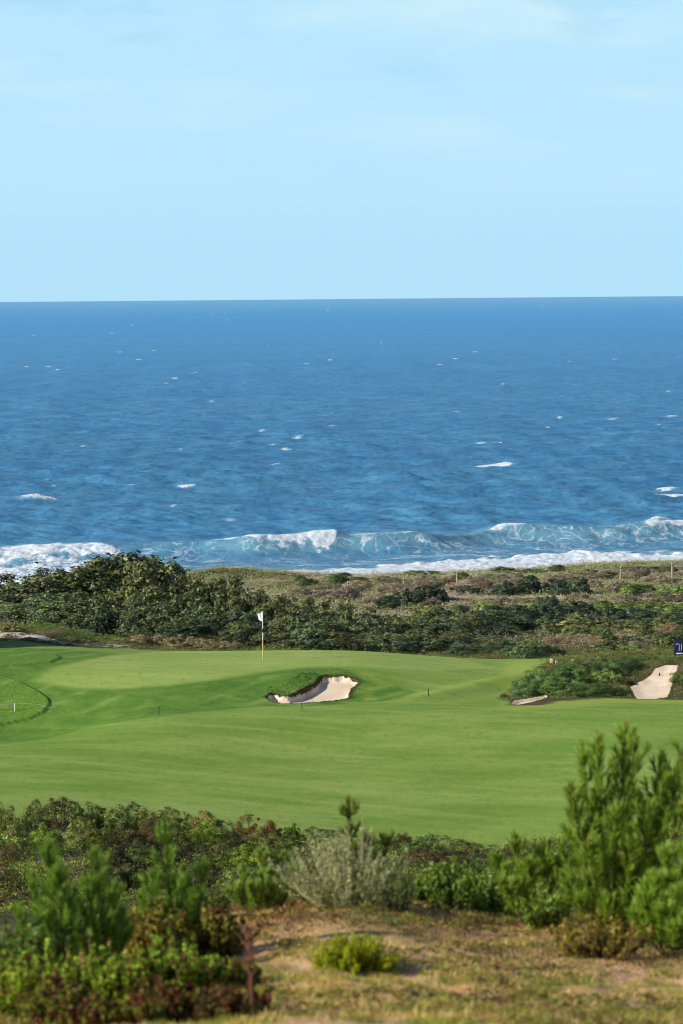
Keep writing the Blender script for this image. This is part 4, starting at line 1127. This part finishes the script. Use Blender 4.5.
M_white = plain('white_paint', lin(236, 236, 230), .45, .05); M_yel = plain('yellow_paint', lin(214, 208, 118), .4, .08); M_black = plain('black_plastic', lin(34, 40, 40), .5)
M_flag = plain('flag_cloth', lin(240, 240, 238), .8, .05); M_cream = plain('cream_paint', lin(232, 216, 184), .6); M_blue = plain('blue_board', lin(28, 34, 74), .4, .1); M_mark = plain('pale_marking', lin(176, 190, 216), .5)
M_rope = plain('rope', lin(176, 182, 160), .8); M_grn = plain('green_stake', lin(36, 58, 44), .6)
# flagstick
h0 = hit(263, 660, 136, 155); fx, fy = h0; fz = float(gz(fx, fy)[0])
fl = empty('flagstick', (fx, fy, fz)); tag(fl, 'golf flagstick with white flag standing in the putting green', 'flagstick')
hh = at(263, 611, fy)[2] - fz
link('pole', mesh_from('pole', *tube([(0, 0, 0), (0, 0, hh * .42)], [.024, .022], 10), M_yel, True), fl)
link('pole', mesh_from('pole', *tube([(0, 0, hh * .42), (0, 0, hh)], [.0215, .018], 10), M_white, True), fl)
link('ball', mesh_from('ball', *tube([(0, 0, hh * .56), (0, 0, hh * .575), (0, 0, hh * .60), (0, 0, hh * .625), (0, 0, hh * .64)], [.024, .055, .068, .055, .024], 12), M_black, True), fl)
nx, nz_ = 14, 10; V = []
for j in range(nz_ + 1):
    for i in range(nx + 1):
        f_ = i / nx; v_ = j / nz_
        wv = .05 * math.sin(f_ * 7 + v_ * 2.5) * f_
        V.append((-.012 - .24 * f_ * (1 - .25 * v_), wv + .06 * f_, hh - .03 - .46 * v_ * (1 - .35 * f_) - .14 * f_ - .02 * math.sin(f_ * 5)))
Fq = [(j * (nx + 1) + i, j * (nx + 1) + i + 1, (j + 1) * (nx + 1) + i + 1, (j + 1) * (nx + 1) + i) for j in range(nz_) for i in range(nx)]
link('flag', mesh_from('flag', V, np.array(Fq), M_flag, True), fl)

# small stakes on the grass
for px, py, hgt, lab in ((159, 715, .34, 'short dark green stake on the grass below the left end of the green'), (302, 710, .34, 'short dark stake on the grass before the bunker'), (428.5, 696, .32, 'short dark stake on the grass right of the bunker')):
    x, y = hit(px, py, 110, 150); z = float(gz(x, y)[0])
    o = empty('marker_stake', (x, y, z)); tag(o, lab, 'stake', 'dark stakes on the grass')
    link('stake', mesh_from('stake', *tube([(0, 0, -.05), (0, 0, hgt * .86), (0, 0, hgt)], [.020, .020, .008], 8), M_grn, True), o)
    link('cap', mesh_from('cap', *tube([(0, 0, hgt * .8), (0, 0, hgt * .95), (0, 0, hgt * 1.02)], [.024, .026, .012], 8), M_black, True), o)
# rope barrier at the left
rb = empty('rope_barrier', (*hit(15, 712, 125, 145), 0)); tag(rb, 'thin pale rope barrier on a short white stake at the left edge of the fairway', 'rope barrier')
p0 = hit(15, 712, 125, 145); z0 = float(gz(*p0)[0]); rb.location = (p0[0], p0[1], z0)
link('stake', mesh_from('stake', *tube([(0, 0, -.05), (0, 0, .34), (0, 0, .40)], [.022, .022, .008], 8), M_white, True), rb)
rp = []
for i, px in enumerate(np.linspace(-150, 52, 24)):
    p_ = (px - W / 2) / F * p0[1]; rp.append((p_ - p0[0], 0.03, .33 - .12 * sstep(15, 52, px) * 1 + (float(gz(p_, p0[1])[0]) - z0) - .02 * math.sin((px - 15) / 40) ** 2))
link('rope', mesh_from('rope', *tube(rp, [.010] * len(rp), 6), M_rope, True), rb)
# cream blocks behind the ridge
for px, py, s_, lab in ((551.5, 664.5, (.17, .17, .26), 'larger cream block left of the smaller one at the edge of the shrubs'), (556.3, 664.5, (.13, .13, .15), 'smaller cream block right beside the larger one'), (573, 667, (.16, .14, .13), 'low cream block right of the pair, among the shrubs')):
    d = 148.5; x = (px - W / 2) / F * d; z = at(px, py, d)[2]
    zg = float(gz(x, d)[0])
    o = empty('tee_block', (x, d, zg)); tag(o, lab, 'tee block')
    top = max(z - zg, 0) + s_[2]
    bevel(link('cap', mesh_from('cap', *box((0, 0, top - s_[2] / 2), s_), M_cream), o), .02)
    link('stake', mesh_from('stake', *tube([(0, 0, -.1), (0, 0, top - s_[2] * .9)], [.03, .03], 8), M_post, True), o)
# information board at the right edge
d = 147.0; cx = (684.5 - W / 2) / F * d; zt_ = at(683, 640.5, d)[2]; zb_ = at(683, 655, d)[2]; zg = float(gz(cx, d)[0])
sg = empty('sign_board', (cx, d, zg)); tag(sg, 'navy blue board with pale marking at the right edge', 'sign')
bw = 20 / F * d; bh = zt_ - zb_
bevel(link('board', mesh_from('board', *box((.02, 0, (zt_ + zb_) / 2 - zg), (bw, .05, bh)), M_blue), sg), .008)
for q_ in (-.3, .34): link('leg', mesh_from('leg', *box((q_, .045, (zb_ - zg) / 2 + .2), (.05, .035, zb_ - zg + .5)), M_post), sg)
zc_ = (zt_ + zb_) / 2 - zg
arc = [(-.30 + .09 * math.cos(t_), -.033, zc_ + .10 + .10 * math.sin(t_)) for t_ in np.linspace(2.6, -.4, 9)] + [(-.215, -.033, zc_ - .05), (-.235, -.033, zc_ - .15)]
mk = [tube(arc, [.022] * len(arc), 6), tube([(-.12, -.033, zc_ + .2), (-.10, -.033, zc_ + .02), (-.13, -.033, zc_ - .16)], [.02, .026, .018], 6), box((.02, -.032, zc_ - .28), (.78, .012, .07))]
link('marking', mesh_from('marking', *merge(mk), M_mark), sg)
# dark stub in the right bunker
x, y = hit(659.5, 676, 136, 150); o = empty('marker_stake', (x, y, float(gz(x, y)[0]))); tag(o, 'tiny dark stub standing in the sand of the right-hand bunker', 'stake')
link('stake', mesh_from('stake', *tube([(0, 0, -.05), (0, 0, .12), (0, 0, .16)], [.035, .035, .012], 8), M_black, True), o)
# fence posts along the dune
names = ['first', 'second', 'third', 'fourth', 'fifth', 'sixth', 'last']
for i, (px, y0, y1) in enumerate(((348.5, 581, 597), (403.5, 578.5, 590), (457.5, 574, 586.5), (513.7, 571.5, 582.5), (567.5, 570.5, 578.5), (620.6, 566, 580), (672.4, 562.5, 581))):
    c = hit(px, y1, 200, 312); z = float(gz(*c)[0]); hgt = at(px, y0, c[1])[2] - z
    o = empty('fence_post', (c[0], c[1], z)); o.rotation_euler = (rr.uniform(-.04, .04), rr.uniform(-.04, .04), rr.uniform(0, 3))
    tag(o, f'weathered pale fence post on the dune crest, {names[i]} from the left of the row' if i < 6 else 'tallest pale fence post on the dune crest, at the right end of the row', 'post', 'fence posts along the dune')
    link('post', mesh_from('post', *tube([(0, 0, -.2), (0, 0, hgt * .6), (0, 0, hgt * .97), (0, 0, hgt)], [.085, .08, .075, .04], 9), M_post, True), o)
    link('collar', mesh_from('collar', *tube([(0, 0, hgt * .82), (0, 0, hgt * .86)], [.084, .084], 9), M_bark, True), o)

# ================================================================== LIGHT
SUN_EL, SUN_AZ = 28.0, -112.0            # azimuth from the view direction, clockwise: sun on the left, a little behind the eye
el = math.radians(SUN_EL); az = math.radians(SUN_AZ)
ld = bpy.data.lights.new('sun', 'SUN'); ld.energy = 5.0; ld.angle = math.radians(.5); ld.color = (1, .92, .80)
lo = bpy.data.objects.new('sun', ld); COL.objects.link(lo)
sv = Vector((math.sin(az) * math.cos(el), math.cos(az) * math.cos(el), math.sin(el)))
lo.rotation_euler = sv.to_track_quat('Z', 'Y').to_euler()
w = bpy.data.worlds.new('World'); scene.world = w; w.use_nodes = True
nt = w.node_tree; nt.nodes.clear(); k = NT(nt)
sky = k.n('ShaderNodeTexSky', {'sky_type': 'NISHITA', 'sun_disc': False, 'sun_elevation': el, 'sun_rotation': az, 'altitude': 30, 'air_density': 1.0, 'dust_density': 0.6, 'ozone_density': 2.0})
gen = k.n('ShaderNodeTexCoord').outputs['Generated']
zc = k.n('ShaderNodeSeparateXYZ', None, Vector=gen).outputs['Z']
cl1 = k.noise(k.vmul(gen, (9, 9, 46)), 1.0, 5, .5); cl2 = k.noise(k.vmul(gen, (22, 22, 80)), 1.0, 4, .55)
band_lo = k.mix(k.step(zc, 0.0, 0.055), lin(180, 226, 250), lin(186, 231, 255))
cloud = k.m('MULTIPLY', k.step(k.m('ADD', cl1, k.m('MULTIPLY', k.m('SUBTRACT', cl2, .5), .35)), .44, .72), k.step(zc, .02, .085))
band_lo = k.mix(k.m('MULTIPLY', cloud, 1.0), band_lo, lin(206, 239, 252))
band_lo = k.mix(k.m('MULTIPLY', k.step(cl2, .5, .7), k.m('MULTIPLY', k.step(zc, .045, .085), .55)), band_lo, lin(166, 220, 247))
skyc = k.mix(1.0, sky.outputs[0], (.07, .075, .085, 1), 'MULTIPLY')
low = k.step(zc, .19, .09)
mixc = k.mix(k.m('MULTIPLY', low, 1.0), skyc, band_lo)
bg = k.n('ShaderNodeBackground', None, Color=mixc, Strength=1.0)
k.n('ShaderNodeOutputWorld', None, Surface=bg.outputs[0])

scene.view_settings.view_transform = 'Standard'
scene.view_settings.look = 'None'
scene.view_settings.exposure = 0
scene.view_settings.gamma = 1
scene.cycles.pixel_filter_type = 'BLACKMAN_HARRIS'
scene.cycles.filter_width = 0.95
scene.cycles.max_bounces = 5
scene.cycles.diffuse_bounces = 3
scene.cycles.transmission_bounces = 3
